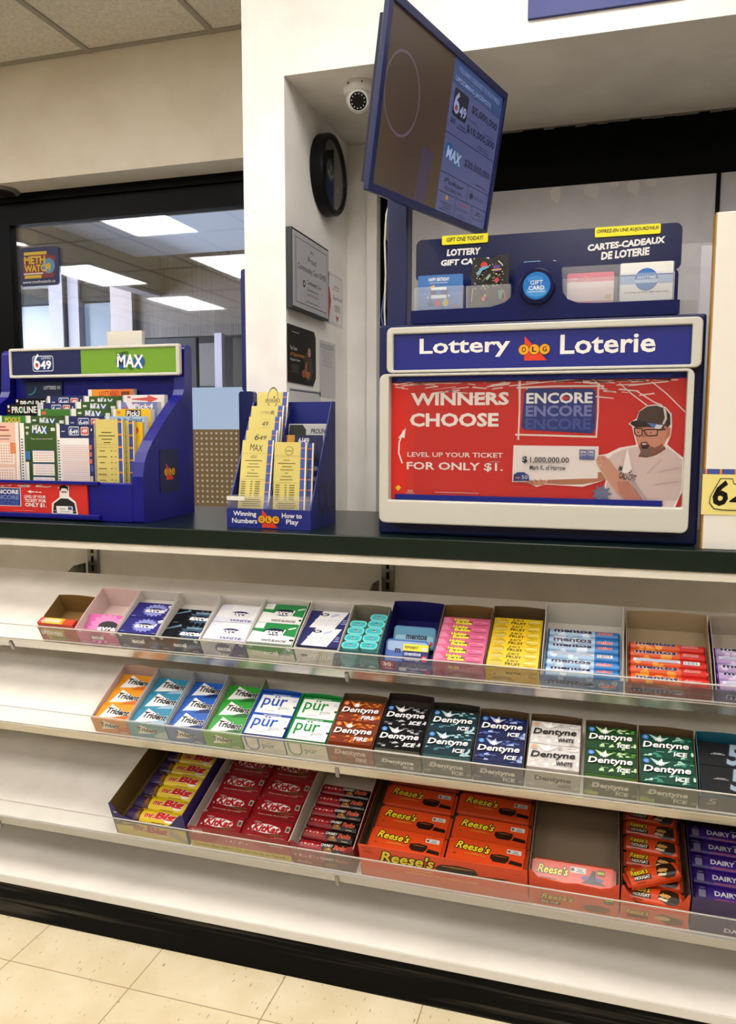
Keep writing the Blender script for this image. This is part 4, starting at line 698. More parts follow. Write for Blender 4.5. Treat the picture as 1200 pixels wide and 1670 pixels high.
SL = [
 (0, -1.548, -1.452, 1.202, sl_salmon, '#f3e9e2', 'salmon pink play slips at the left of the front tier'),
 (0, -1.447, -1.336, 1.200, sl_max, '#f2f0ec', 'green MAX play slips standing whole in the front tier'),
 (0, -1.334, -1.224, 1.196, sl_649, '#f4f0ee', 'navy headed 649 play slips standing whole in the front tier'),
 (0, -1.219, -1.142, 1.209, sl_yellow, '#dcca76', 'yellow result sheets with blue striped edge in the front tier'),
 (0.4, -1.199, -1.120, 1.206, sl_yellow, '#dcca76', 'yellow result sheets tucked behind the front yellow sheets'),
 (1, -1.540, -1.458, 1.220, head('#3f8a34', 'POOLS', '#e8c83a', 0.2, 0.8), '#eef0e8', 'bright green play slips behind the salmon slips'),
 (1, -1.456, -1.336, 1.219, sl_max, '#f2f0ec', 'green MAX slips in the second tier'),
 (1, -1.334, -1.217, 1.218, sl_649, '#f4f0ee', 'navy 649 slips in the second tier'),
 (1, -1.213, -1.103, 1.217, head('#a9c4e4', 'Daily Grand', '#3a6a9c', 0.3, 0.95, lambda a: a.circ(0.6, 1 - 0.02 / a.h, 0.1, '#e4ecf4')), '#e6ecf4', 'pale blue play slips in the second tier at the right'),
 (0.75, -1.139, -1.103, 1.202, head('#f0c22a', None, '', 0, 1, lambda a: (a.circ(0.45, 1 - 0.02 / a.h, 0.25, '#d8502a'), a.rect(0.1, 0.3, 0.6, 0.5, '#e8b8a0'))), '#f0c83a', 'golden yellow play slips squeezed against the right side panel'),
 (2, -1.547, -1.449, 1.251, sl_pro, '#f0f0ee', 'black PROLINE slips at the left of the third tier'),
 (2, -1.447, -1.347, 1.237, head('#3d7a2c', 'QUICK', '#efd94a', 0.4, 0.85, lambda a: (a.rect(0.12, 1 - 0.014 / a.h, 0.25, 1 - 0.006 / a.h, '#d8683a'), a.rect(0.3, 1 - 0.028 / a.h, 0.9, 1 - 0.02 / a.h, '#e2d84a'))), '#eef0e8', 'green slips with yellow lettering in the third tier'),
 (2, -1.343, -1.222, 1.238, sl_max, '#f2f0ec', 'green MAX slips in the third tier'),
 (2, -1.217, -1.106, 1.236, head('#f0c520', 'Pick3', '#f6f4f0', 0.36, 0.72, lambda a: (a.rect(0.34, 1 - 0.02 / a.h, 0.74, 1 - 0.002 / a.h, '#2a2a2c'), a.rect(0.1, 1 - 0.012 / a.h, 0.2, 1 - 0.004 / a.h, '#d8883a'))), '#f4efe2', 'yellow Pick3 slips in the third tier'),
 (3, -1.468, -1.358, 1.255, sl_649, '#f4f0ee', 'navy 649 slips in the fourth tier'),
 (3, -1.354, -1.230, 1.257, sl_max, '#f2f0ec', 'green MAX slips in the fourth tier'),
 (3, -1.226, -1.109, 1.255, head('#7a84b8', 'Pick4', '#f4f2ee', 0.4, 0.9, lambda a: (a.poly([(0.1, 0.9), (0.4, 1), (0.45, 0.96), (0.2, 0.85)], '#c8607a'), a.poly([(0.2, 1), (0.34, 1), (0.5, 0.9), (0.3, 0.88)], '#e8e8f0')), ('#23286a', 0.02)), '#eceaf0', 'lilac Pick4 slips in the fourth tier'),
 (4, -1.580, -1.478, 1.269, sl_pro, '#f0f0ee', 'black PROLINE slips at the left of the fifth tier'),
 (4, -1.474, -1.358, 1.275, sl_649, '#f4f0ee', 'navy 649 slips in the fifth tier'),
 (4, -1.354, -1.236, 1.273, sl_max, '#f2f0ec', 'green MAX slips in the fifth tier'),
 (4, -1.233, -1.110, 1.275, head('#efe6e6', None, '', 0, 1, lambda a: (a.poly([(0.2, 0.95), (0.6, 0.97), (0.6, 1), (0.86, 0.945), (0.6, 0.89), (0.6, 0.92), (0.2, 0.94)], '#d8584e'), a.rect(0.1, 0.96, 0.18, 0.985, '#c85048'))), '#f2eeee', 'white slips with a red arrow in the fifth tier'),
 (5, -1.368, -1.226, 1.293, head('#ef9a2a', 'LOTTARIO', '#c8402a', 0.25, 0.68, lambda a: (a.rect(0.5, 1 - 0.05 / a.h, 1, 1, '#e0762a'), a.rect(0.74, 1 - 0.018 / a.h, 0.92, 1 - 0.006 / a.h, '#7a3a1c'))), '#f2ece4', 'orange LOTTARIO slips in the rear tier'),
]
for k, x0, x1, zt, fn, bg, lb in SL:
    kk = int(k + 0.5); y = 1.70 + 0.036 * k; zf = 1.0 + 0.019 * kk + 0.0003; h = zt - zf; w = x1 - x0; th = 0.011 if k in (0, 0.4) else (0.008 if k == 0.75 else 0.018)
    b = MB().box(0, w, 0, th, 0, h, M(bg, 0.5)); a = Art(w, h, 0.45); fn(a, kk == 0); a.paste(b, front(0, 0, 0), 0.0001); o = b.build('play_slip_stack'); o.location = (x0, y, zf)
    tag(o, lb + ' of the blue dispenser', 'play slips', 'play slip stacks in the blue dispenser')
b = MB().box(0, 0.122, 0, 0.002, 0, 0.223, M('#16254a', 0.4)); a = Art(0.122, 0.223, 0.4); a.text('LOTTERIES 101', 0.5, 0.9, 0.95, 0.945, '#dfe4ea', 0.02)
a.line([(0.1 + 0.18 * math.cos(t), 0.94 + 0.1 * math.sin(t)) for t in [(-1.75 + 0.12 * q) for q in range(15)]], 0.03, '#3f9aa0'); a.paste(b, front(0, 0, 0)); o = b.build('info_booklet'); o.location = (-1.59, 1.90, 1.0953); tag(o, 'dark navy LOTTERIES 101 booklet against the back of the blue dispenser', 'booklet')
tag(MB().box(-1.325, -1.215, 1.912, 1.926, 1.4092, 1.452, M('#e6e2d2', 0.5)).build('cream_card_box'), 'small cream card box lying on top of the blue dispenser', 'box')

# ------------------------------------------------------------------ winning numbers stand
e = empty('pamphlet_stand', (-0.733, 1.74, 0.957)); NB = M('#1f2a80', 0.4)
sp = [(1.655, 0.9575), (1.655, 1.002), (1.803, 1.252), (1.826, 1.252), (1.826, 0.9575)]
part(e, MB().prism(sp, fr_yz, -0.6325, -0.6295, NB), 'side_panel'); part(e, MB().prism(sp, fr_yz, -0.8365, -0.8335, NB), 'side_panel')
part(e, MB().box(-0.833, -0.633, 1.822, 1.8255, 0.9575, 1.252, NB), 'back_panel'); part(e, MB().box(-0.833, -0.633, 1.66, 1.8215, 0.9575, 0.964, NB), 'floor_panel')
part(e, MB().prism([(1.66, 0.9645), (1.66, 1.0), (1.80, 1.235), (1.8215, 1.235), (1.8215, 0.9645)], fr_yz, -0.739, -0.737, NB), 'divider')
p = MB().box(-0.837, -0.629, 1.6515, 1.6545, 0.9575, 1.003, NB); a = Art(0.208, 0.0455, 0.4)
a.text('Winning', 0.08, 0.55, 0.36, 0.86, '#f2f2f2', 0.02); a.text('Numbers', 0.065, 0.25, 0.37, 0.5, '#f2f2f2', 0.02); a.text('How to', 0.665, 0.58, 0.9, 0.83, '#f2f2f2', 0.02); a.text('Play', 0.715, 0.2, 0.86, 0.52, '#f2f2f2', 0.02); badge_olg(a, 0.51, 0.5, 0.25); a.paste(p, front(-0.837, 1.6515, 0.9575)); part(e, p, 'front_panel')
part(e, MB().box(-0.833, -0.633, 1.659, 1.6605, 0.9645, 1.034, clear_mat('clear_pamphlet_lip', (0.97, 0.97, 0.98), 0.06, 0.06)), 'clear_lip')
p = MB(); a = Art(0.15, 0.12, 0.4); a.text('OLG', 0.1, 0.1, 0.9, 0.8, '#161b44', 0.03); 
a.paste(p, plane((-0.6294, 1.69, 0.97), (0, 1, 0), (0, 0, 1))); part(e, p, 'painted_reflection')  # dark letters painted on the side panel for a reflection
tag(e, 'navy cardboard stand marked Winning Numbers and How to Play', 'stand')
def pamphlet(draw, x0, w, y, h, bg, lb, lean=12, th=0.004, nm='pamphlet_pad', cat='pamphlet', grp='yellow pads in the navy stand'):
    b = MB().box(0, w, 0, th, 0, h, M(bg, 0.5)); a = Art(w, h, 0.45); draw(a); a.paste(b, front(0, 0, 0), 0.00008); o = b.build(nm); o.location = (x0, y, 0.9646); o.rotation_euler = (math.radians(-lean), 0, 0); tag(o, lb, cat, grp)
def padart(hd, body=True):
    def f(a):
        a.rect(0.82, 0, 0.96, 1, '#4256a6'); n = int(a.h / 0.022); a.rects([(0.82, (q + 0.4) / n, 0.96, (q + 0.5) / n) for q in range(n)], '#d8823a'); a.rect(0.96, 0, 1, 1, '#f0eee6')
        u = 0.01 / a.h; hd(a, u); ink = '#6d6840'
        if body:
            for j, (x0, x1) in enumerate(((0.28, 0.5), (0.12, 0.68), (0.24, 0.58), (0.2, 0.62), (0.35, 0.45), (0.22, 0.58), (0.18, 0.62))): a.lines(x0, 1 - (4.2 + j * 0.75) * u, x1, 1 - (3.95 + j * 0.75) * u, 1, '#4a4628' if j == 1 else ink, 0.55, j, 0.1)
            for j in range(7): y = 1 - (10 + j * 0.55) * u; a.rects([(0.06, y, 0.2, y + 0.18 * u), (0.36, y, 0.42, y + 0.18 * u), (0.5, y, 0.66, y + 0.18 * u)], ink)
            for j in range(4): y = 1 - (14.2 + j * 0.5) * u; a.lines(0.1, y, 0.76, y + 0.2 * u, 1, ink, 0.9, j, 0.2)
            a.text('ENCORE  NO 2635', 0.16, 1 - 17.2 * u, 0.68, 1 - 16.7 * u, '#3a3620', 0.02)
            for y in (3.2, 9.4, 13.7, 16.2): a.rect(0.03, 1 - y * u, 0.8, 1 - (y - 0.06) * u, '#8a8450')
    return f
ik = '#26241a'
pamphlet(padart(lambda a, u: (a.text('MAX', 0.26, 1 - 2.6 * u, 0.66, 1 - 1.0 * u, ik, 0.0, rot=-0.1), a.lines(0.3, 1 - 3.8 * u, 0.5, 1 - 3.6 * u, 1, ik))), -0.823, 0.080, 1.672, 0.199, '#dccb74', 'yellow MAX winning numbers pad at the front of the left column')
pamphlet(padart(lambda a, u: (a.text('6', 0.28, 1 - 2.4 * u, 0.42, 1 - 0.9 * u, ik, 0.0, 0.2), a.text('49', 0.43, 1 - 2.4 * u, 0.66, 1 - 1.3 * u, ik, 0.0, 0.2)), False), -0.825, 0.081, 1.692, 0.223, '#dccb74', 'yellow pad headed 649 directly behind the MAX pad in the navy stand')
pamphlet(padart(lambda a, u: (a.rr(0.38, 1 - 2.7 * u, 0.66, 1 - 0.6 * u, 0.02, '#b8ae62'), a.rr(0.39, 1 - 2.6 * u, 0.65, 1 - 0.7 * u, 0.02, '#dccb74'), a.text('49', 0.42, 1 - 2.4 * u, 0.62, 1 - 1.1 * u, ik, 0.0, 0.15)), False), -0.827, 0.083, 1.706, 0.256, '#dccb74', 'yellow pad headed 49 in a rounded square in the navy stand')
pamphlet(padart(lambda a, u: (a.text('LOTTARIO', 0.3, 1 - 1.9 * u, 0.58, 1 - 1.3 * u, '#8a8456', 0.0), a.circ(0.66, 1 - 1.6 * u, 0.06, '#8a8456')), False), -0.829, 0.085, 1.720, 0.283, '#dccb74', 'yellow pad with faint round logo second from the back of the stand')
pamphlet(padart(lambda a, u: (a.ell(0.5, 1 - 1.45 * u, 0.17, 0.085, ik), a.ell(0.5, 1 - 1.45 * u, 0.155, 0.075, '#dccb74'), a.rect(0.2, 1 - 2.7 * u, 0.8, 1 - 1.7 * u, '#dccb74'), a.rr(0.27, 1 - 2.6 * u, 0.73, 1 - 1.7 * u, 0.03, ik), a.rr(0.285, 1 - 2.5 * u, 0.715, 1 - 1.8 * u, 0.03, '#dccb74'), a.text('POKER', 0.31, 1 - 2.4 * u, 0.69, 1 - 1.9 * u, ik, 0.02), a.circ(0.55, 1 - 1.3 * u, 0.025, ik)), False), -0.823, 0.082, 1.736, 0.318, '#dccb74', 'yellow POKER pad rising tallest at the back of the stand')
gd = lambda a, u: (a.circ(0.46, 1 - 2.0 * u, 0.13, '#6d6840'), a.circ(0.46, 1 - 2.0 * u, 0.115, '#dccb74'), a.text('GRAND', 0.37, 1 - 2.2 * u, 0.55, 1 - 1.8 * u, '#5a562f', 0.02))
pamphlet(padart(gd), -0.730, 0.079, 1.668, 0.192, '#dccb74', 'yellow pad with round GRAND logo at the front of the right column', 6)
pamphlet(padart(gd), -0.7185, 0.080, 1.680, 0.190, '#dccb74', 'yellow pad half hidden behind the GRAND pad in the right column', 6)
pamphlet(lambda a: (a.rect(0, 0, 1, 1, '#191f4c'), a.rect(0.08, 0.86, 0.28, 1, '#c8922e'), a.text('6/49', 0.38, 0.9, 0.66, 0.97, '#dfe2ec', 0.03), a.circ(0.85, 0.62, 0.06, '#8c90a0'), a.circ(0.86, 0.5, 0.06, '#8c90a0')), -0.735, 0.097, 1.735, 0.208, '#191f4c', 'navy How to Play booklet with gold tab behind the right yellow pads', 6, 0.004, 'booklet', 'booklet', 'booklets in the navy stand')
pamphlet(lambda a: (a.poly([(0.0, 0.8), (0.45, 0.8), (0.45, 0.94), (0.36, 0.99), (0.03, 0.99)], '#232522'), a.text('PROLINE', 0.58, 0.9, 1.0, 0.95, '#2a2a2a', 0.03), a.rect(0.4, 0.985, 1, 1, '#c8cacc')), -0.735, 0.1, 1.762, 0.235, '#b9bbbd', 'grey and black PROLINE booklet at the back of the stand', 6, 0.004, 'booklet', 'booklet', 'booklets in the navy stand')
b = MB().box(0, 0.045, 0, 0.0006, 0, 0.0095, M('#eceae4', 0.5)).build('paper_tab'); b.location = (-0.836, 1.6505, 1.0215); tag(b, 'small white paper tab on the left front edge of the navy stand', 'tab')
# navy edges seen past the column
P = rrect(-1.0, -0.955, 0.9575, 1.292, 0.008)
tag(MB().prism(P, fr_xz, 2.06, 2.085, M('#1b2458', 0.35)).build('navy_panel'), 'narrow navy panel standing behind the pamphlet stand at the column', 'panel')
tag(MB().prism(rrect(-1.066, -1.0045, 1.30, 1.665, 0.01), fr_xz, 2.22, 2.245, M('#1d2a6e', 0.4)).build('navy_panel'), 'navy hanging panel edge at the left side of the white column', 'panel')

# ------------------------------------------------------------------ trays and packs on the slanted shelves
KRAFT = '#7a5c34'; DKRAFT = '#5f4a30'; GREYB = '#8d8578'; WHT = '#e2dcd6'
TRAYS = {}
def tray(key, s, x0, x1, D, hf, hb, fl, cin, cout, art, lab, name='gum_tray', prof=None, cfront=None, lean=0.35):
    """open cardboard tray lying on sloping shelf s; hf / hb = heights of front and back wall, fl = floor height inside"""
    W = x1 - x0 - 0.0016; t = 0.0014; b = MB(); mi, mo = M(cin, 0.6), M(cout, 0.45)
    b.box(0, W, t, D, 0, max(fl, 0.001), mi)
    for xa, xb, outer in ((0, t, 0), (W - t, W, 1)):
        P = [(0.0, 0.0), (0.0, hf), (D * lean, hf + (hb - hf) * 0.55), (D, hb), (D, 0.0)]
        b.prism(P, fr_yz, xa, xb, mi, mi)
        xo = xa - 0.0001 if not outer else xb + 0.0001
        b.add([(xo, p, q) for p, q in P], [[0, 1, 2, 3, 4]], mo)
    b.box(t, W - t, D - t, D, 0, hb, mi)
    n = 8; arc = [(t + (W - 2 * t) * i / n, hb + 0.003 * math.sin(PI * i / n)) for i in range(n + 1)]
    b.prism([(t, hb)] + arc[1:-1] + [(W - t, hb)], fr_xz, D - t, D, mi)
    o = b.build(name); o.matrix_world = SM[s] @ Matrix.Translation((x0 + 0.0008, 0.0005, 0.0002))
    pf = prof or [(0, hf), (1, hf)]
    f = MB(); pts = [(0, 0)] + [(p * W, q) for p, q in pf] + [(W, 0)]
    f.prism(pts, fr_xz, -0.0001, t, M(cfront or cout, 0.45))
    if art:
        a = Art(W, max(q for p, q in pf), 0.45); art(a); a.paste(f, plane((0, -0.0001, 0), (1, 0, 0), (0, 0, 1)), 0.00008)
    f.build('front_wall', o); tag(o, lab, 'tray', 'candy and gum display trays'); TRAYS[key] = (s, x0 + 0.0008, W, fl, D)
    return o
PROTO = {}
def place(kind, make, key, x, y, z=None, tilt=0, yaw=0, roll=0, label='', cat='gum pack', group=''):
    """copy of one pack kind at tray coordinates x (centre), y (front edge), z"""
    s, tx, W, fl, D = TRAYS[key]
    if kind not in PROTO: o = PROTO[kind] = make()
    else: o = PROTO[kind].copy(); COL.objects.link(o)
    o.matrix_world = SM[s] @ Matrix.Translation((tx + x, y, (fl if z is None else z) + 0.0004)) @ Matrix.Rotation(yaw, 4, 'Z') @ Matrix.Rotation(math.radians(tilt), 4, 'X') @ Matrix.Rotation(roll, 4, 'Y')
    tag(o, label, cat, group); return o
def pack(name, w, l, t, col, top, fr=None, rough=0.32, side=None):
    def mk():
        b = MB().box(-w / 2, w / 2, 0, l, 0, t, M(side or col, rough)); a = Art(w, l, rough); a.rect(0, 0, 1, 1, col); top(a)
        a.paste(b, plane((-w / 2, 0, t), (1, 0, 0), (0, 1, 0)), 0.00007)
        if fr: a = Art(w, t, rough); fr(a); a.paste(b, plane((-w / 2, 0, 0), (1, 0, 0), (0, 0, 1)), 0.00007)
        return b.build(name)
    return mk
ORD = ['front', 'second', 'third', 'fourth', 'fifth', 'sixth', 'seventh']
def rowname(i, n):
    if n == 1: return 'only one'
    if n == 2: return ('front one', 'rear one')[i]
    if n == 3: return ('front one', 'middle one', 'rear one')[i]
    return ('frontmost', 'second from front', 'third from front', 'fourth from front', 'fifth from front', 'sixth from front', 'seventh from front')[i]

# ---- artwork of the gums
def excel(bg, halo, mark='#1d2246', t2=None, t2c='#2b3c86', corner=None):
    def f(a):
        if halo: a.burst(0.56, 0.52, 0.33, 0.44, halo, 16, 0.78)
        if corner: a.poly([(0, 0.7), (0.3, 0.7), (0.3, 1), (0, 1)], corner); a.poly([(0, 0), (1, 0), (1, 0.16), (0, 0.3)], corner)
        a.ell(0.56, 0.52, 0.22, 0.15, mark, 28); a.text('excel', 0.32, 0.36, 0.86, 0.66, '#f4f4f6', 0.03, 0.25, out=(mark, 0.012))
        a.poly([(0.84, 0.78), (0.96, 0.88), (0.93, 0.95), (0.82, 0.86)], '#eef0f6'); a.poly([(0.86, 0.7), (0.97, 0.76), (0.95, 0.82), (0.85, 0.77)], '#dfe4f2'); a.lines(0.04, 0.06, 0.16, 0.12, 2, '#c8cce0'); a.lines(0.86, 0.06, 0.96, 0.1, 1, '#c8cce0')
        if t2: a.text(t2, 0.4, 0.05, 0.92, 0.17, t2c, 0.02, 0.1)
    return f
def excel_front(bg, mark, halo, txt='#ece8ea', extra=None):
    def f(a):
        a.rect(0, 0, 1, 1, bg)
        if extra: extra(a)
        a.poly([(0.03, 0.97), (0.1, 0.75), (0.16, 0.85), (0.1, 1)], '#c8c4c8'); a.poly([(0.85, 0.8), (0.92, 0.68), (0.97, 0.82), (0.9, 0.95)], '#c8c4c8')
        if halo: a.burst(0.5, 0.5, 0.22, 0.42, halo, 16, 0.75)
        a.ell(0.5, 0.5, 0.16, 0.095, mark, 24); a.text('excel', 0.35, 0.36, 0.66, 0.66, txt, 0.04, 0.1); a.lines(0.05, 0.12, 0.25, 0.26, 2, '#b0aab4'); a.lines(0.75, 0.1, 0.95, 0.22, 2, '#c4bec6')
    return f
def ic(bg, halo, mark): return excel_front(bg, mark, halo)
DF = lambda a: a
# ---- top shelf
tray('life', 1, -1.309, -1.2005, 0.104, 0.040, 0.056, 0.003, '#8a6c3a', '#8a2d22', lambda a: (a.rect(0, 0, 1, 1, '#a8452c'), a.poly([(0.2, 0.1), (0.62, 0.05), (0.7, 0.9), (0.1, 0.95)], '#b59a2e'), a.ell(0.8, 0.5, 0.16, 0.12, '#b5432c'), a.ell(0.8, 0.5, 0.1, 0.07, '#7d2a1e'), a.ell(0.66, 0.2, 0.1, 0.06, '#7a8a34'), a.text('LIFESAVERS', 0.06, 0.45, 0.62, 0.78, '#efe4d4', 0.05, 0.1, rot=-0.06, out=('#8a2a22', 0.04)), a.rect(0.3, 0.2, 0.6, 0.32, '#5a7a3a')), 'nearly empty brown kraft tray with fruity red and yellow front, leftmost on the top shelf')
place('life', pack('candy_roll_pack', 0.1, 0.020, 0.05, '#c8402a', lambda a: (a.rect(0, 0, 0.12, 1, '#d83a2e'), a.rect(0.12, 0, 0.7, 1, '#d9a52c'), a.rect(0.25, 0, 0.62, 1, '#e0c040'), a.ell(0.78, 0.5, 0.14, 0.06, '#d85a2a'), a.text('LIFESAVERS', 0.08, 0.25, 0.6, 0.8, '#f4ece0', 0.03, 0.1, out=('#a8281e', 0.02))), lambda a: a.rect(0, 0, 1, 1, '#c8402a')), 'life', 0.0534, 0.002, label='red and yellow candy roll pack standing at the front of the brown kraft tray', cat='candy', group='candy in the brown kraft tray')
gsets = {}
def two(key, kind, mk, n, y0, pitch, look, traydesc, tilt=0, cat='gum pack', x=None, z=None, dx=0):
    W = TRAYS[key][2]
    for i in range(n):
        place(kind, mk, key, (W / 2 if x is None else x) + dx * i, y0 + pitch * i, z, tilt, 0, 0, f'{look}, {rowname(i, n)} in {traydesc}', cat, f'packs in {traydesc}')
tray('pink', 1, -1.2005, -1.0885, 0.137, 0.046, 0.060, 0.003, '#f0d6d0', '#c98a9c', excel_front('#c8628a', '#2c2026', '#a24a70'), 'pink tray with a single pack left in it, second from left on the top shelf')
two('pink', 'pink', pack('gum_pack', 0.098, 0.066, 0.012, '#d85fa8', lambda a: (a.burst(0.55, 0.45, 0.5, 0.6, '#e88ac4', 16, 0.8), a.ell(0.62, 0.55, 0.28, 0.2, '#241a22'), a.text('excel', 0.34, 0.26, 0.92, 0.62, '#f6f2f4', 0.03, 0.25, out=('#241a22', 0.012)))), 1, 0.006, 0.06, 'magenta gum pack with black oval leaning forward', 'the pink tray', 24)
tray('navy', 1, -1.0885, -0.9795, 0.137, 0.044, 0.060, 0.032, WHT, '#2a2850', excel_front('#2c2a50', '#2a2420', '#57506a'), 'navy blue tray with white inner walls, third from left on the top shelf')
two('navy', 'navy', pack('gum_pack', 0.102, 0.053, 0.010, '#25247c', excel('#25247c', '#8f96d8')), 2, 0.006, 0.0545, 'dark blue gum pack with white burst', 'the navy tray')
tray('black', 1, -0.9795, -0.8685, 0.138, 0.044, 0.060, 0.024, WHT, '#2b2824', excel_front('#262220', '#201c1a', '#4a4238'), 'black tray with white inner walls, fourth from left on the top shelf')
two('black', 'black', pack('gum_pack', 0.102, 0.052, 0.010, '#0e1118', lambda a: (a.burst(0.7, 0.5, 0.36, 0.5, '#31506c', 14, 0.7), a.poly([(0.0, 0.6), (0.35, 0.85), (0.3, 1), (0.25, 0.9), (0, 0.66)], '#6c8aa4'), a.ell(0.7, 0.45, 0.22, 0.15, '#0a0c14'), a.text('excel', 0.42, 0.28, 0.97, 0.6, '#f4f4f6', 0.04, 0.25), a.text('WINTERMINT', 0.5, 0.72, 0.88, 0.83, '#a9c4d8', 0.02, 0.1), a.lines(0.05, 0.05, 0.2, 0.12, 2, '#8a8f98'))), 2, 0.005, 0.0525, 'black gum pack with icy blue glow', 'the black tray')
tray('wn', 1, -0.8685, -0.7545, 0.139, 0.046, 0.060, 0.034, WHT, '#d8d4d4', excel_front('#c8c0c0', '#2a2824', '#6b6478', '#efeae6', lambda a: (a.poly([(0.55, 0), (1, 0), (1, 1), (0.8, 0.9)], '#57506e'),)), 'white tray with purple front corner, fifth from left on the top shelf')
two('wn', 'wn', pack('gum_pack', 0.104, 0.058, 0.010, '#eeedf0', excel('#eeedf0', None, '#1d2258', 'WHITE', '#3b3c8c', '#dfe0ee')), 2, 0.006, 0.0595, 'white and purple gum pack with navy oval', 'the white and purple tray')
b0 = PROTO['wn'].data
tray('gr', 1, -0.7545, -0.641, 0.139, 0.046, 0.060, 0.038, WHT, '#4a8a50', excel_front('#cfcab4', '#24221c', None, '#efeae6', lambda a: (a.poly([(0, 0.6), (1, 0.5), (1, 1), (0, 1)], '#5d9a5a'), a.text('BLANCHE', 0.68, 0.4, 0.92, 0.55, '#4a463c', 0.02))), 'green and cream tray, sixth from left on the top shelf')
two('gr', 'gr', pack('gum_pack', 0.106, 0.064, 0.010, '#f0f0ee', lambda a: (a.poly([(0, 0.56), (1, 0.36), (1, 1), (0, 1)], '#1f8a45'), a.poly([(0, 0.7), (0.22, 0.7), (0.22, 1), (0, 1)], '#e8ece8'), a.ell(0.5, 0.56, 0.24, 0.18, '#141a3a'), a.text('excel', 0.28, 0.42, 0.74, 0.7, '#f4f4f6', 0.03, 0.15), a.text('WHITE BLANCHE', 0.3, 0.06, 0.86, 0.18, '#3a3f44', 0.03, 0.2), a.poly([(0.8, 0.7), (0.95, 0.8), (0.93, 0.86), (0.78, 0.76)], '#e4f0e6'), a.ell(0.96, 0.2, 0.05, 0.05, '#22262a'))), 2, 0.005, 0.0655, 'green and white gum pack with navy oval', 'the green and cream tray')
tray('wh', 1, -0.638, -0.5345, 0.141, 0.046, 0.060, 0.032, WHT, '#cfcac4', lambda a: (a.rect(0, 0, 1, 1, '#c9c2b8'), a.poly([(0.8, 0), (1, 0), (1, 1), (0.9, 0.8)], '#4a4658'), a.ell(0.2, 0.55, 0.09, 0.07, '#4a443c'), a.text('White', 0.28, 0.4, 0.82, 0.72, '#e8e4da', 0.03, 0.15, out=('#7a7468', 0.03)), a.lines(0.3, 0.2, 0.7, 0.3, 1, '#a09888')), 'off white tray with silvery lettering, seventh from left on the top shelf')
two('wh', 'wh', pack('gum_pack', 0.097, 0.056, 0.012, '#262a66', lambda a: (a.poly([(0.1, 0), (0.72, 0), (0.92, 1), (0.3, 1)], '#ecebee'), a.ell(0.36, 0.8, 0.11, 0.09, '#1d2040'), a.text('xc', 0.3, 0.74, 0.42, 0.86, '#f0f0f4', 0.03), a.text('WHITE', 0.18, 0.2, 0.78, 0.5, '#f4f4f6', 0.02, 0.25, out=('#8a8a98', 0.03)), a.poly([(0.55, 0.65), (0.72, 0.8), (0.7, 0.9), (0.52, 0.75)], '#b9c4e8'), a.lines(0.82, 0.3, 0.97, 0.6, 3, '#a9aee0'))), 2, 0.012, 0.0565, 'silver white slanted gum pack with navy corners', 'the off white tray', 2)
tray('tub', 1, -0.5335, -0.4465, 0.137, 0.050, 0.060, 0.003, '#8f8a78', '#2f7f86', lambda a: (a.rect(0, 0, 1, 1, '#2d7f86'), a.ell(0.55, 0.2, 0.08, 0.06, '#1d3a44'), a.text('xcel', 0.5, 0.16, 0.6, 0.25, '#e0e8e8', 0.02), a.lines(0.7, 0.12, 0.92, 0.24, 2, '#bfe0e0'), a.lines(0.08, 0.08, 0.26, 0.14, 1, '#bfe0e0')), 'teal tray packed with small round tubs, left of the dark blue tray', prof=[(0, 0.05), (0.1, 0.05), (0.18, 0.038), (0.4, 0.038), (0.5, 0.032), (0.6, 0.038), (0.82, 0.038), (0.9, 0.05), (1, 0.05)])
def mk_tub():
    w, l = 0.038, 0.0215; e = empty('mint_tub'); pr = lambda r: rrect(-w / 2 + r, w / 2 - r, r, l - r, 0.0088 - r, 6)
    MB().prism(pr(0.001), XYZ, 0, 0.040, M('#bfe6d8', 0.35)).build('tub_body', e, 0.001)
    b = MB().prism(pr(0.0), XYZ, 0.0402, 0.050, M('#7fd6d4', 0.3)); a = Art(w, l, 0.3); a.poly([(x / w + 0.5, y / l) for x, y in pr(0.0032)], '#35b4bc'); a.ell(0.5, 0.5, 0.16, 0.15, '#17263e'); a.text('xcel', 0.36, 0.4, 0.64, 0.62, '#eef4f4', 0.02, 0.1); a.paste(b, plane((-w / 2, 0, 0.05), (1, 0, 0), (0, 1, 0)), 0.00007); b.build('tub_lid', e, 0); return e
def copy_tree(src):
    o = src.copy(); COL.objects.link(o)
    for ch in src.children:
        c = ch.copy(); COL.objects.link(c); c.parent = o
    return o
tub = None
for c in range(2):
    for r in range(5):
        if c == 0 and r == 4: continue
        s, tx, W, fl, D = TRAYS['tub']; tub = mk_tub() if tub is None else copy_tree(tub0)
        if c == 0 and r == 0: tub0 = tub
        tub.matrix_world = SM[1] @ Matrix.Translation((tx + 0.0225 + 0.0405 * c, 0.004 + 0.0225 * r + 0.003 * c, fl + 0.0004))
        tag(tub, f'pale teal mint tub, {"left" if c == 0 else "right"} column, {rowname(r, 5)}, in the teal tray', 'mint tub', 'mint tubs in the teal tray')
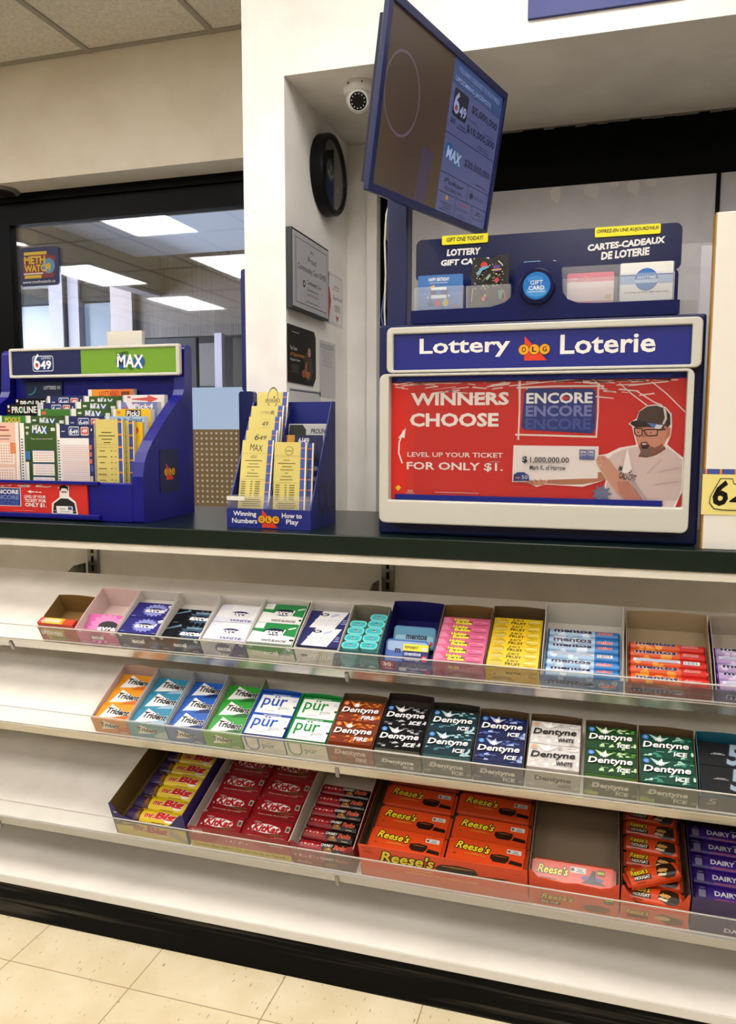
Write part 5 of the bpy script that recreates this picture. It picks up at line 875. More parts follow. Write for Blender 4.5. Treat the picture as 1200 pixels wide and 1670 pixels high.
tray('cb', 1, -0.4455, -0.3305, 0.162, 0.030, 0.058, 0.003, '#16145e', '#1c1a66', lambda a: (a.rect(0, 0, 1, 1, '#3f4384'), a.rect(0, 0.2, 0.3, 1, '#8f2a48'), a.text('30', 0.06, 0.5, 0.22, 0.9, '#efe0e4', 0.03), a.lines(0.05, 0.24, 0.26, 0.44, 2, '#e0b8c4'), a.rect(0.36, 0.15, 0.5, 0.5, '#c8c4cc'), a.text('mentos', 0.5, 0.62, 0.9, 0.92, '#1e1d4c', 0.05, out=('#b0b2d4', 0.02)), a.text('CleanBreath', 0.5, 0.36, 0.9, 0.56, '#c4c8e4', 0.02), a.circ(0.9, 0.2, 0.06, '#a03a5c'), a.lines(0.5, 0.12, 0.78, 0.22, 1, '#b4b8d4')), 'dark blue half empty tray with two mint tins inside')
def tinart(a): a.rr(0.03, 0.05, 0.97, 0.95, 0.06, '#4f8fb0'); a.rr(0.05, 0.1, 0.95, 0.6, 0.05, '#86b9cc'); a.text('mentos', 0.3, 0.42, 0.8, 0.68, '#1d2048', 0.05); a.text('CleanBreath', 0.32, 0.22, 0.78, 0.34, '#2d4a8a', 0.02); a.circ(0.9, 0.28, 0.05, '#c83a5c'); R = random.Random(2); [a.circ(0.1 + R.random() * 0.8, 0.1 + R.random() * 0.2, 0.02, '#b9dce6', 8) for q in range(8)]
def mk_tin(top, name='mint_tin'):
    def mk():
        w, l, t = 0.094, 0.05, 0.013; b = MB().prism(rrect(-w / 2, w / 2, 0, l, 0.008), XYZ, 0, t, M('#3f74b0', 0.25)); a = Art(w, l, 0.25); top(a); a.paste(b, plane((-w / 2, 0, t), (1, 0, 0), (0, 1, 0)), 0.00007); return b.build(name)
    return mk
place('tin1', mk_tin(tinart), 'cb', 0.060, 0.066, tilt=38, label='teal mint tin leaning behind the front tin in the dark blue tray', cat='mint tin', group='mint tins in the dark blue tray')
place('tin2', mk_tin(lambda a: (a.rr(0.03, 0.05, 0.97, 0.95, 0.06, '#4a6fc0'), a.rr(0.04, 0.5, 0.96, 0.92, 0.05, '#9fb9e0'), a.text('m', 0.22, 0.4, 0.36, 0.6, '#1d2048', 0.05), a.ell(0.9, 0.5, 0.04, 0.05, '#c83a5c'))), 'cb', 0.052, 0.022, tilt=34, label='blue mint tin in front in the dark blue tray', cat='mint tin', group='mint tins in the dark blue tray')
place('card', pack('promo_card', 0.055, 0.042, 0.0012, '#1e2468', lambda a: (a.rect(0, 0.66, 1, 1, '#f0e232'), a.text('PEPPERMINT', 0.06, 0.76, 0.6, 0.9, '#3a3a2a', 0.03), a.ell(0.84, 0.78, 0.12, 0.08, '#cfe0f0'), a.text('mentos', 0.06, 0.42, 0.72, 0.6, '#b9c0e4', 0.05, out=('#10123c', 0.03)), a.text('CleanBreath', 0.08, 0.18, 0.68, 0.32, '#dfe4f4', 0.02), a.circ(0.86, 0.3, 0.12, '#d0324e'), a.text('30', 0.79, 0.25, 0.93, 0.37, '#f4f0f2', 0.02))), 'cb', 0.074, 0.008, 0.018, tilt=40, label='navy and yellow promo card of the mint tins inside the dark blue tray', cat='card', group='')
def hubba(a):
    a.rect(0, 0, 1, 1, '#d8628e'); a.poly([(0, 0.1), (0.2, 0.3), (0.1, 0.9), (0, 0.8)], '#e48aac'); a.ell(0.8, 0.5, 0.16, 0.05, '#eeb0c4'); a.ell(0.76, 0.48, 0.09, 0.03, '#d03a6a'); a.ell(0.42, 0.5, 0.22, 0.09, '#2c1c18'); a.text('Hubba', 0.24, 0.5, 0.56, 0.88, '#f2e04a', 0.05, 0.0, out=('#2c1c18', 0.05)); a.text('Bubba', 0.28, 0.1, 0.62, 0.52, '#f2e04a', 0.05, 0.0, out=('#2c1c18', 0.05)); a.lines(0.66, 0.08, 0.96, 0.26, 1, '#8a3a48'); a.lines(0.66, 0.78, 0.94, 0.9, 1, '#a84a68')
tray('hub', 1, -0.3305, -0.2205, 0.160, 0.040, 0.058, 0.024, KRAFT, '#a85a74', lambda a: (a.rect(0, 0, 1, 1, '#b05a72'), a.ell(0.4, 0.72, 0.12, 0.045, '#4a3a2c'), a.text('Hubba Bubba', 0.3, 0.62, 0.52, 0.82, '#d8c05a', 0.04), a.lines(0.05, 0.1, 0.95, 0.5, 5, '#7a4a44', 0.5, 2, 0.25), a.ell(0.8, 0.74, 0.12, 0.05, '#c87a8a')), 'pink bubble gum tray with brown inner walls, right of the dark blue tray')
two('hub', 'hub', pack('bubble_gum_pack', 0.103, 0.0212, 0.020, '#d8628e', hubba), 6, 0.004, 0.0222, 'pink bubble gum pack with yellow lettering', 'the pink bubble gum tray', 7)
def juicy(a):
    a.text('JUICY', 0.38, 0.52, 0.62, 0.9, '#1f1c14', 0.03, rot=-0.03); a.text('FRUIT', 0.36, 0.14, 0.66, 0.5, '#1f1c14', 0.03, rot=-0.03)
    for cx in (0.05, 0.95): a.line([(cx + 0.24 * math.cos(t) * (1 if cx < 0.5 else -1), 0.5 + 0.5 * math.sin(t)) for t in [-1.4 + 0.2 * q for q in range(15)]], 0.006, '#6a5a1a')
    a.lines(0.04, 0.6, 0.3, 0.85, 2, '#8a7a3a'); a.rect(0.04, 0.2, 0.28, 0.42, '#c8b878'); a.rect(0.72, 0.5, 0.95, 0.7, '#e8d88a'); a.lines(0.72, 0.2, 0.95, 0.34, 1, '#8a7a3a')
tray('jui', 1, -0.2205, -0.1105, 0.167, 0.036, 0.058, 0.026, DKRAFT, '#c8a420', lambda a: (a.rect(0, 0, 1, 1, '#c9a21c'), a.text('Juicy Fruit', 0.38, 0.6, 0.66, 0.82, '#3a2c12', 0.03), a.lines(0.05, 0.15, 0.55, 0.45, 4, '#8a6c1a', 0.5, 3), a.lines(0.75, 0.6, 0.95, 0.7, 1, '#e0c870'), a.line([(0.02, 0.9), (0.2, 0.6), (0.05, 0.4)], 0.008, '#7a5c12'), a.line([(0.98, 0.9), (0.8, 0.6), (0.95, 0.4)], 0.008, '#7a5c12')), 'yellow gum tray with brown inner walls, right of the pink bubble gum tray')
two('jui', 'jui', pack('gum_pack', 0.103, 0.0198, 0.016, '#ecc61e', juicy), 7, 0.004, 0.0206, 'yellow stick gum pack', 'the yellow gum tray', 6)
def mk_roll(base, c2, txt2, t2c, white, seed, wr):
    def mk():
        r, L = 0.0112, 0.146; b = MB(); lon = lambda x, y, t: (t - L / 2, r + x, r + y)
        b.lathe([(r * 0.55, 0), (r * 0.9, 0.001), (r * 0.97, 0.004)], lon, M(c2, 0.25, 0.3), 18); b.lathe([(r * 0.97, L - 0.004), (r * 0.9, L - 0.001), (r * 0.55, L)], lon, M(c2, 0.25, 0.3), 18)
        b.lathe([(r, 0.0042), (r, L * 0.66)], lon, M(base, 0.28), 18, cap=False); b.lathe([(r, L * 0.66), (r, L - 0.0042)], lon, M(c2, 0.28), 18, cap=False)
        a = Art(L, 2.4 * r, 0.28); R = random.Random(seed)
        if white: 
            for q in range(9): a.circ(0.1 + R.random() * 0.52, 0.1 + R.random() * 0.85, 0.03 + R.random() * 0.02, white, 10)
        if wr: a.text('mentos', 0.09, 0.4 + wr, 0.62, 0.72 + wr, '#1c1b4a', 0.04, out=('#e8e8f2', 0.025)); a.text(txt2, 0.69, 0.38 + wr, 0.9, 0.66 + wr, t2c, 0.03, 0.25, out=('#f0e4e4', 0.03))
        else: a.rect(0.06, 0.45, 0.66, 0.72, '#d8dcea'); a.lines(0.08, 0.47, 0.64, 0.7, 4, '#8f96b4', 0.5, 1, 0.1); a.rect(0.7, 0.4, 0.9, 0.7, '#f0f0f2'); a.rects([(0.715 + q * 0.014, 0.42, 0.715 + q * 0.014 + (0.004 + 0.005 * R.random()), 0.68) for q in range(12)], '#22222a')
        its = []
        for vs, fs, c in a.items:       # cut the lettering into narrow bands so it follows the roll
            import bmesh
            bm = bmesh.new(); V = [bm.verts.new((x, y, 0)) for x, y in vs]
            for f in fs:
                try: bm.faces.new([V[i] for i in f])
                except ValueError: pass
            for q in range(1, 12): bmesh.ops.bisect_plane(bm, geom=bm.verts[:] + bm.edges[:] + bm.faces[:], plane_co=(0, q / 12, 0), plane_no=(0, 1, 0))
            bm.verts.index_update(); its.append(([(v.co.x, v.co.y) for v in bm.verts], [[v.index for v in f.verts] for f in bm.faces], c)); bm.free()
        a.items = its
        def wrap(x, y, d): an = (y / (2.4 * r)) * 2.4 - 1.4; rr = r + 0.00012 + d; return (x - L / 2, r + rr * math.sin(an), r + rr * math.cos(an))
        a.paste(b, wrap, 0.00008); return b.build('mint_roll')
    return mk
def rolltray(key, x0, x1, D, hf, hb, cin, cout, art, lab, look, td, col, c2, txt, tc, white, n, pattern):
    tray(key, 1, x0, x1, D, hf, hb, 0.014, cin, cout, art, lab, 'mint_roll_tray', prof=[(0, hf), (0.08, hf), (0.2, hf - 0.004), (0.8, hf - 0.004), (0.92, hf), (1, hf)])
    for i in range(n):
        w_ = pattern[i]; place(key + str(w_), mk_roll(col, c2, txt, tc, white, 3 + i, w_), key, TRAYS[key][2] / 2, 0.003 + 0.0226 * i, label=f'{look}, {rowname(i, n)} in {td}', cat='mint roll', group=f'rolls in {td}')
rolltray('mint', -0.1095, 0.0500, 0.176, 0.030, 0.070, '#cfc9c0', '#4a6c9c', lambda a: (a.rect(0, 0, 1, 1, '#49699a'), [a.circ(x, y, 0.04, '#8aa4c4', 12) for x, y in ((0.25, 0.85), (0.6, 0.9), (0.9, 0.75), (0.75, 0.5))], a.text('mentos', 0.08, 0.25, 0.66, 0.72, '#1f2040', 0.06, out=('#a4aec4', 0.02)), a.text('mint', 0.72, 0.3, 0.92, 0.62, '#c83a34', 0.03, 0.25, out=('#e8d4d4', 0.03))), 'light blue mint roll tray with white back wall, right of the yellow gum tray', 'light blue mint roll', 'the light blue tray', '#a9c8e6', '#2f7cc4', 'mint', '#d03a3a', '#dcecf8', 6, (0.12, 0.02, 0, 0.08, -0.12, 0.02))
rolltray('cin', 0.0535, 0.2120, 0.176, 0.030, 0.062, '#a89474', '#7a2f28', lambda a: (a.rect(0, 0, 1, 1, '#7c3028'), a.poly([(0, 0.9), (0.3, 0.95), (0.45, 0.75), (0.7, 0.8), (0.8, 1), (0, 1)], '#9a5a3a'), a.text('mentos', 0.06, 0.25, 0.66, 0.72, '#231a38', 0.06, out=('#b4a4b4', 0.02)), a.text('cinnamon', 0.69, 0.38, 0.97, 0.64, '#5a1c18', 0.03, 0.25, out=('#c89a84', 0.02))), 'red cinnamon mint roll tray with kraft back wall, on the right of the top shelf', 'red cinnamon mint roll', 'the red tray', '#d8572a', '#c8241c', 'cinnamon', '#c8301f', '#e89a3a', 5, (-0.1, 0.1, 0, 0.04, 0.09))
rolltray('pur', 0.2150, 0.3700, 0.176, 0.030, 0.062, '#b0a494', '#4a3a6a', lambda a: (a.rect(0, 0, 1, 1, '#54426e'), a.text('mentos', 0.14, 0.25, 0.72, 0.72, '#1f1838', 0.06, out=('#e0dce8', 0.03))), 'purple mint roll tray cut off at the right edge of the top shelf', 'purple mint roll', 'the purple tray', '#b49ac8', '#5a2a8c', 'grape', '#6a2a8c', '#d8c8e4', 5, (0, 0.1, 0.02, 0.0, 0.08))

# ---- middle shelf
def trident(bg, c2, c3):
    def f(a):
        a.poly([(0.1, 0.1), (0.28, 0.96), (0.88, 0.42), (0.6, 0.22)], '#efefee'); a.poly([(0.45, 0.02), (0.9, 0.12), (1, 0.4), (0.62, 0.26)], c2)
        for q in range(5): a.line([(0.5 + 0.08 * q, 0.04 + 0.01 * q), (0.62 + 0.08 * q, 0.3 + 0.01 * q)], 0.008, c3)
        a.text('Trident', 0.24, 0.36, 0.92, 0.72, '#15151a', 0.04, 0.12, rot=-0.06, out=('#f4f4f4', 0.03)); a.ell(0.42, 0.73, 0.03, 0.02, '#d83a4a'); a.lines(0.03, 0.9, 0.2, 0.95, 1, c3)
    return f
def tri_front(bg, c2):
    return lambda a: (a.rect(0, 0, 1, 1, bg), a.poly([(0.22, 0.25), (0.34, 0.9), (0.78, 0.5), (0.55, 0.35)], '#e4dccb'), a.poly([(0.6, 0.1), (1, 0.1), (1, 0.6), (0.75, 0.45)], c2), a.text('Trident', 0.24, 0.42, 0.76, 0.74, '#3a3832', 0.04, 0.08, rot=-0.04), a.lines(0.68, 0.1, 0.96, 0.24, 2, '#d8d4c4'))
for key, x0, x1, bg, c2, c3, fb, fc, look, td, inn in (
    ('to', -1.117, -1.021, '#e8981c', '#d86a1c', '#b0641a', '#d08a4a', '#c8664a', 'orange gum pack with white triangle', 'the orange tray', '#d9bdb2'),
    ('tt', -1.021, -0.9225, '#2d86a8', '#a9c8dc', '#1f4a8c', '#6a9aa4', '#a9bcc4', 'teal gum pack with white triangle', 'the teal gum tray', '#b9bcbc'),
    ('tb', -0.9215, -0.8305, '#1f5cb8', '#1b2f6c', '#14245a', '#5a74a4', '#4a608c', 'bright blue gum pack with white triangle', 'the bright blue tray', '#b4b8bc'),
    ('tg', -0.8295, -0.7365, '#2f9a34', '#1f6a2a', '#124a1c', '#6a9a4c', '#4f8a44', 'green gum pack with white triangle', 'the green gum tray', '#a9a69a')):
    tray(key, 2, x0, x1, 0.164, 0.044, 0.058, 0.026, inn, fb, tri_front(fb, fc), f'{td[4:]} with three packs each showing a white triangle on the middle shelf')
    two(key, key, pack('gum_pack', x1 - x0 - 0.008, 0.0475, 0.011, bg, trident(bg, c2, c3)), 3, 0.006, 0.0485, look, td, 4)
def pur(c):
    return lambda a: (a.rect(0, 0.9, 1, 1, c), a.rect(0, 0, 0.04, 1, c), a.text('BARE SWEETENER FREE', 0.3, 0.92, 0.75, 0.97, '#e4e8e8', 0.02), a.text('pür', 0.12, 0.22, 0.74, 0.88, c, 0.012), a.text('gum', 0.58, 0.2, 0.84, 0.36, '#8a9298', 0.0), a.lines(0.25, 0.12, 0.55, 0.18, 1, '#b4b8bc'), a.ell(0.98, 0.4, 0.04, 0.05, '#2a2e38'), a.lines(0.86, 0.66, 0.97, 0.78, 2, '#a9b8d0'))
for key, x0, x1, c, nm, fnl in (('pb', -0.735, -0.6355, '#1b4fae', 'blue', 'the white tray with blue edges'), ('pg', -0.6345, -0.5390, '#138a3c', 'green', 'the white tray with green edges')):
    tray(key, 2, x0, x1, 0.131, 0.044, 0.058, 0.040, c, c, lambda a, c=c: (a.rect(0, 0, 1, 1, '#cfc8b8'), a.line([(0.07, 0.97), (0.08, 0.4), (0.16, 0.18), (0.3, 0.18), (0.38, 0.4), (0.39, 0.97)], 0.03, c), a.rects([(0.12, 0.35 + 0.15 * q, 0.34, 0.44 + 0.15 * q) for q in range(4)], '#e8e4dc'), a.text('pür', 0.46, 0.3, 0.76, 0.72, '#3f5a7a' if c[1] == '1' and c[2] == 'b' else '#3a7a4a', 0.01), a.lines(0.66, 0.26, 0.92, 0.34, 1, '#a09a8c')), f'white fronted tray with {nm} inner walls on the middle shelf')
    two(key, key, pack('gum_pack', x1 - x0 - 0.007, 0.0605, 0.012, '#efefee', pur(c), side=c), 2, 0.004, 0.0615, f'white gum pack with {nm} lettering', fnl)
def dent(bg, c2, c3, sub, tc='#f4f2f0', sc=None, seed=1, badge='#3a6cb0'):
    def f(a):
        R = random.Random(seed)
        for q in range(16):
            x, y = R.random() * 0.9, R.random() * 0.3; a.poly([(x, y), (x + 0.06 + R.random() * 0.1, y + R.random() * 0.06), (x + 0.08, y + 0.06 + R.random() * 0.12), (x + R.random() * 0.04, y + 0.08)], R.choice([c2, c3, bg]))
        for q in range(9):
            x, y = 0.5 + R.random() * 0.4, 0.72 + R.random() * 0.2; a.poly([(x, y), (x + 0.1, y + 0.01), (x + 0.07, y + 0.07), (x + 0.02, y + 0.06)], R.choice([c2, c3]))
        a.poly([(0.3, 0.72), (0.18, 0.98), (0.34, 0.86), (0.4, 1.0), (0.42, 0.84), (0.56, 0.9), (0.44, 0.74)], c3); a.burst(0.37, 0.78, 0.09, 0.13, '#f2f0ec', 10, 0.5); a.circ(0.37, 0.78, 0.045, '#fdfcf8', 14)
        a.circ(0.11, 0.84, 0.065, badge); a.circ(0.11, 0.84, 0.04, '#7aa4d8' if badge[1] == '3' else '#e0a070')
        if sc: a.text('Dentyne', 0.06, 0.34, 0.93, 0.68, sc, 0.045, 0.18, rot=0.05)
        a.text('Dentyne', 0.05, 0.35, 0.92, 0.69, tc, 0.025, 0.18, rot=0.05); a.text(sub, 0.62 if len(sub) < 4 else 0.56, 0.12, 0.88, 0.3, tc, 0.03, 0.15, rot=0.03); a.lines(0.3, 0.24, 0.46, 0.27, 1, c3); a.ell(0.97, 0.25, 0.025, 0.09, c3)
    return f
def dent_front(bg, c2, sub, tc='#d8d0c8', green=False):
    def f(a):
        a.rect(0, 0, 1, 1, bg); R = random.Random(8)
        for q in range(9): x, y = R.random() * 0.9, R.random() * 0.7; a.poly([(x, y), (x + 0.1, y + 0.05), (x + 0.08, y + 0.2), (x, y + 0.14)], c2)
        if green: a.rect(0.02, 0.08, 0.28, 0.26, '#8a9a3a')
        a.text('Dentyne', 0.16, 0.44, 0.84, 0.82, tc, 0.035, 0.1); a.text(sub, 0.6, 0.18, 0.84, 0.4, tc, 0.03, 0.1)
    return f
DN = (('df', -0.538, -0.4375, 0.140, 0.053, 0.062, 0.044, DKRAFT, '#7a3018', '#c8581c', '#e08a30', 'FIRE', '#d0b8a8', '#7a3a24', 'fiery orange gum pack with white flash', 'the fiery orange tray', '#a8542c', False),
      ('dk', -0.437, -0.3365, 0.154, 0.052, 0.062, 0.044, '#2c241c', '#141416', '#6a6a6c', '#c8c8ca', 'ICE', '#d8d2cc', '#4a4642', 'black and silver gum pack with white flash', 'the black and silver tray', '#6f6a64', False),
      ('dt', -0.3355, -0.2345, 0.140, 0.047, 0.062, 0.044, '#2c2a24', '#12303a', '#4f8a94', '#a9cdd2', 'ICE', '#cfc8c0', '#4f5654', 'dark teal gum pack with white flash', 'the dark teal tray', '#7c827f', False),
      ('dn', -0.2335, -0.1315, 0.136, 0.047, 0.062, 0.042, DKRAFT, '#131c4c', '#4a64a8', '#a4b4dc', 'ICE', '#cfc8c4', '#3c3c52', 'navy gum pack with white flash', 'the navy ice tray', '#6a6c80', False),
      ('dw', -0.1285, -0.0245, 0.136, 0.047, 0.062, 0.042, DKRAFT, '#d2cdca', '#bdb6b2', '#efedea', 'WHITE', '#3a3638', '#a59f99', 'pale silver grey gum pack', 'the pale grey tray', '#b9b3ab', False),
      ('dg', -0.0195, 0.0810, 0.134, 0.047, 0.062, 0.044, DKRAFT, '#14401c', '#5a9a3c', '#c0dca4', 'ICE', '#cfc8b8', '#3c4428', 'leaf green gum pack with white flash', 'the leaf green tray', '#6a7a44', True),
      ('de', 0.0820, 0.1855, 0.134, 0.047, 0.062, 0.038, DKRAFT, '#0f4434', '#3f8f74', '#b4dccc', 'ICE', '#c8c4b4', '#38442c', 'emerald gum pack with white flash', 'the emerald tray', '#5f7a60', True))
for q, (key, x0, x1, D, hf, hb, fl, cin, bg, c2, c3, sub, ftc, fbg, look, td, fc2, gr) in enumerate(DN):  # fbg: front wall colour with the haze of the fence mixed in
    wht = sub == 'WHITE'
    tray(key, 2, x0, x1, D, hf if key != 'dk' else 0.038, hb, fl, cin, bg, dent_front(fbg, fc2, sub, ftc, gr), f'{td[4:]} with two large gum packs on the middle shelf')
    two(key, key, pack('gum_pack', x1 - x0 - 0.006, 0.0585, 0.013, bg, dent(bg, c2, c3, sub, '#1d1b1c' if wht else '#f4f2f0', None if wht else '#0c0c0e', q + 1, '#c8b8a8' if wht else ('#c8642a' if sub == 'FIRE' else '#3a6cb0')), lambda a, c2=c2, c3=c3: (a.rect(0, 0.1, 1, 0.4, c3), a.rect(0, 0.55, 1, 0.85, c2))), 2, 0.005, 0.0598, look, td)
def five(a): a.lines(0.22, 0.48, 0.5, 0.56, 2, '#b4b8bc'); a.text('5', 0.5, 0.08, 0.82, 0.96, '#8fa4b4', 0.03, 0.2, out=('#30363c', 0.03)); a.poly([(0.88, 0.4), (1, 0.3), (1, 0.8), (0.92, 0.7)], '#9cc4dc')
tray('fv', 2, 0.1875, 0.2920, 0.134, 0.036, 0.062, 0.036, '#155a70', '#1c2024', lambda a: (a.rect(0, 0, 1, 1, '#26262a'), a.text('5', 0.12, 0.45, 0.3, 0.9, '#8c8c90', 0.01, 0.15), a.lines(0.1, 0.2, 0.4, 0.3, 1, '#55555a')), 'black tray with teal inner walls at the right end of the middle shelf')
two('fv', 'fv', pack('gum_pack', 0.098, 0.0585, 0.012, '#14171b', five), 2, 0.005, 0.0598, 'black gum pack with grey number 5', 'the black teal-walled tray')

# ---- bottom shelf
def bulge_pack(name, w, l, t, base, art, ends, n=10, fin=0.010):
    """flow-wrapped bar: rounded top that carries the print, flat crimped fins at both ends"""
    def mk():
        b = MB(); sec = [(l * (0.5 - 0.5 * math.cos(PI * i / n)), t * math.sin(PI * i / n) ** 0.55) for i in range(n + 1)]
        prof = [(y, max(z, 0.001)) for y, z in sec]
        b.prism([(prof[0][0], 0)] + prof + [(prof[-1][0], 0)], fr_yz, -w / 2, w / 2, M(base, 0.25))
        for sg in (-1, 1):
            xs = sg * w / 2; k = 7; P = []
            for i in range(k + 1): P.append((xs + sg * (fin if i % 2 else fin * 0.8), l * (0.08 + 0.84 * i / k)))
            P = [(xs, l * 0.92), (xs, l * 0.08)] + P
            b.prism(P, XYZ, t * 0.35, t * 0.35 + 0.0012, M(ends[0 if sg < 0 else 1], 0.25))
        def zf(y):
            c = min(1, max(-1, 1 - 2 * y / l)); return t * max(0.0, math.sin(math.acos(c))) ** 0.55
        a = Art(w, l, 0.25); art(a); import bmesh; its = []
        for vs, fs, c in a.items:
            bm = bmesh.new(); V = [bm.verts.new((x, y, 0)) for x, y in vs]
            for f in fs:
                try: bm.faces.new([V[i] for i in f])
                except ValueError: pass
            for q in range(1, n): bmesh.ops.bisect_plane(bm, geom=bm.verts[:] + bm.edges[:] + bm.faces[:], plane_co=(0, sec[q][0] / l, 0), plane_no=(0, 1, 0))
            bm.verts.index_update(); its.append(([(v.co.x, v.co.y) for v in bm.verts], [[v.index for v in f.verts] for f in bm.faces], c)); bm.free()
        a.items = its; a.paste(b, lambda x, y, d: (x - w / 2, y, zf(y) + 0.0003 + d), 0.00008); return b.build(name)
    return mk
def mrbig(a):
    a.rect(0, 0.03, 0.16, 0.97, '#2c1c4c'); a.poly([(0.1, 0.1), (0.16, 0.3), (0.12, 0.5), (0.17, 0.7), (0.1, 0.9), (0.24, 0.95), (0.24, 0.05)], '#5a3418'); a.burst(0.19, 0.5, 0.04, 0.3, '#8a5a2a', 8, 0.6); a.rect(0.86, 0.03, 1, 0.97, '#a9a59a'); a.poly([(0.86, 0.1), (0.9, 0.4), (0.86, 0.9)], '#e4c81e')
    a.text('mr.', 0.3, 0.34, 0.48, 0.62, '#c8201c', 0.05, 0.15, out=('#f4e8a0', 0.03)); a.text('Big', 0.48, 0.2, 0.84, 0.86, '#c8201c', 0.06, 0.12, out=('#f4f0e0', 0.03)); a.lines(0.45, 0.1, 0.7, 0.16, 1, '#5a4a14')
V = [(0, 0.094), (0.04, 0.094), (0.1, 0.062), (0.25, 0.050), (0.72, 0.044), (0.8, 0.054), (0.9, 0.078), (0.96, 0.088), (1, 0.088)]
tray('mb', 3, -1.068, -0.8755, 0.255, 0.092, 0.092, 0.026, '#6b5428', '#2d2468', lambda a: (a.rect(0.02, 0, 0.98, 0.43, '#c8b05a'), a.poly([(0.02, 0.43), (0.1, 0.47), (0.14, 0.36), (0.3, 0.42), (0.4, 0.36), (0.02, 0.3)], '#7a6a58'), a.text('mr.', 0.26, 0.2, 0.44, 0.36, '#a05a44', 0.05, 0.1), a.text('Big', 0.44, 0.12, 0.74, 0.42, '#a84a3c', 0.06, 0.1, out=('#d8c8a0', 0.02)), a.poly([(0.78, 0.42), (0.98, 0.1), (0.98, 0.0), (0.74, 0.2)], '#9c948a'), a.ell(0.06, 0.72, 0.025, 0.02, '#dcdce0')), 'tall purple tray of yellow bars, leftmost on the bottom shelf', 'candy_bar_tray', V, '#2d2468', 0.05)
for i in range(6):
    place('mb', bulge_pack('chocolate_bar', 0.150, 0.036, 0.018, '#e4c41e', mrbig, ('#2c1c4c', '#8c8a90')), 'mb', 0.101 + 0.001 * (i % 3), 0.008 + 0.0385 * i, None, 10, -0.01 * ((i * 7) % 3 - 1) - 0.02, 0, f'yellow chocolate bar with red lettering, {rowname(i, 6)} in the tall purple tray', 'chocolate bar', 'bars in the tall purple tray')
def kitkat(a):
    a.ell(0.44, 0.52, 0.34, 0.23, '#efe9e6', 32); a.text('KitKat', 0.14, 0.32, 0.76, 0.72, '#b01a22', 0.05, 0.18, rot=0.0, out=('#efe9e6', 0.01)); a.ell(0.2, 0.78, 0.1, 0.05, '#8c1a20'); a.ell(0.2, 0.78, 0.085, 0.04, '#c8a0a0'); a.text('Nestlé', 0.13, 0.73, 0.27, 0.82, '#7a1a1e', 0.02)
    a.poly([(0.42, 0.18), (0.72, 0.24), (0.78, 0.34), (0.5, 0.26)], '#5a3a1e'); a.poly([(0.56, 0.22), (0.86, 0.34), (0.9, 0.28), (0.62, 0.16)], '#6d4826'); a.poly([(0.88, 0.5), (0.98, 0.48), (0.98, 0.78), (0.88, 0.8)], '#b4aa98'); a.rect(0.9, 0.54, 0.96, 0.72, '#4a3a30')
    a.text('Have a break, have a KitKat', 0.1, 0.03, 0.8, 0.1, '#d8b0a4', 0.02); a.lines(0.05, 0.3, 0.08, 0.5, 1, '#d8b0a4'); a.lines(0.7, 0.13, 0.94, 0.17, 1, '#c89a8a')
def pillow(name, w, l, t, base, art, fin=0.006):
    def mk():
        b = MB(); r = 0.004
        b.prism([(0, 0.002), (r, 0.0), (l - r, 0), (l, 0.002), (l, t - r), (l - r, t), (r, t), (0, t - r)], fr_yz, -w / 2, w / 2, M(base, 0.22)); a = Art(w, l - 2 * r, 0.22); art(a); a.paste(b, plane((-w / 2, r, t), (1, 0, 0), (0, 1, 0)), 0.00008)
        for sg in (-1, 1): b.box(min(sg * w / 2, sg * (w / 2 + fin)), max(sg * w / 2, sg * (w / 2 + fin)), 0.003, l - 0.003, t * 0.4, t * 0.4 + 0.001, M(base, 0.22))
        return b.build(name)
    return mk
tray('kk', 3, -0.872, -0.6255, 0.275, 0.060, 0.066, 0.034, '#d6c4bc', '#a0252c', lambda a: (a.rect(0, 0, 1, 0.28, '#c8b040'), a.rect(0, 0.28, 1, 1, '#a02a30'), a.text("Canada's Best Seller! / Le plus vendu au Canada !", 0.03, 0.06, 0.97, 0.22, '#6a5420', 0.02), a.poly([(0.2, 0.28), (0.36, 0.72), (0.6, 0.72), (0.8, 0.28)], '#b04a4e'), a.ell(0.48, 0.52, 0.11, 0.07, '#d8b8b4'), a.text('KitKat', 0.38, 0.42, 0.58, 0.62, '#a0303a', 0.05, 0.15), a.text('48 BARS', 0.04, 0.78, 0.15, 0.9, '#e0b8b0', 0.03), a.text('BARRES', 0.04, 0.66, 0.15, 0.76, '#e0b8b0', 0.02), a.lines(0.8, 0.62, 0.94, 0.68, 1, '#e0b8b0')), 'wide red tray of square red wafer bars on the bottom shelf', 'candy_bar_tray', [(0, 0.064), (0.04, 0.058), (0.96, 0.054), (1, 0.06)], '#a02a30')
for c in range(2):
    for i in range(4):
        place('kk', pillow('wafer_bar', 0.104, 0.057, 0.011, '#8c141c', kitkat), 'kk', 0.067 + 0.114 * c, 0.004 + 0.0625 * i + 0.004 * c, None, 7, -0.03 * ((i + c) % 2), 0, f'red square wafer bar, {("left", "right")[c]} column, {rowname(i, 4)}, in the wide red tray', 'chocolate bar', 'wafer bars in the wide red tray')
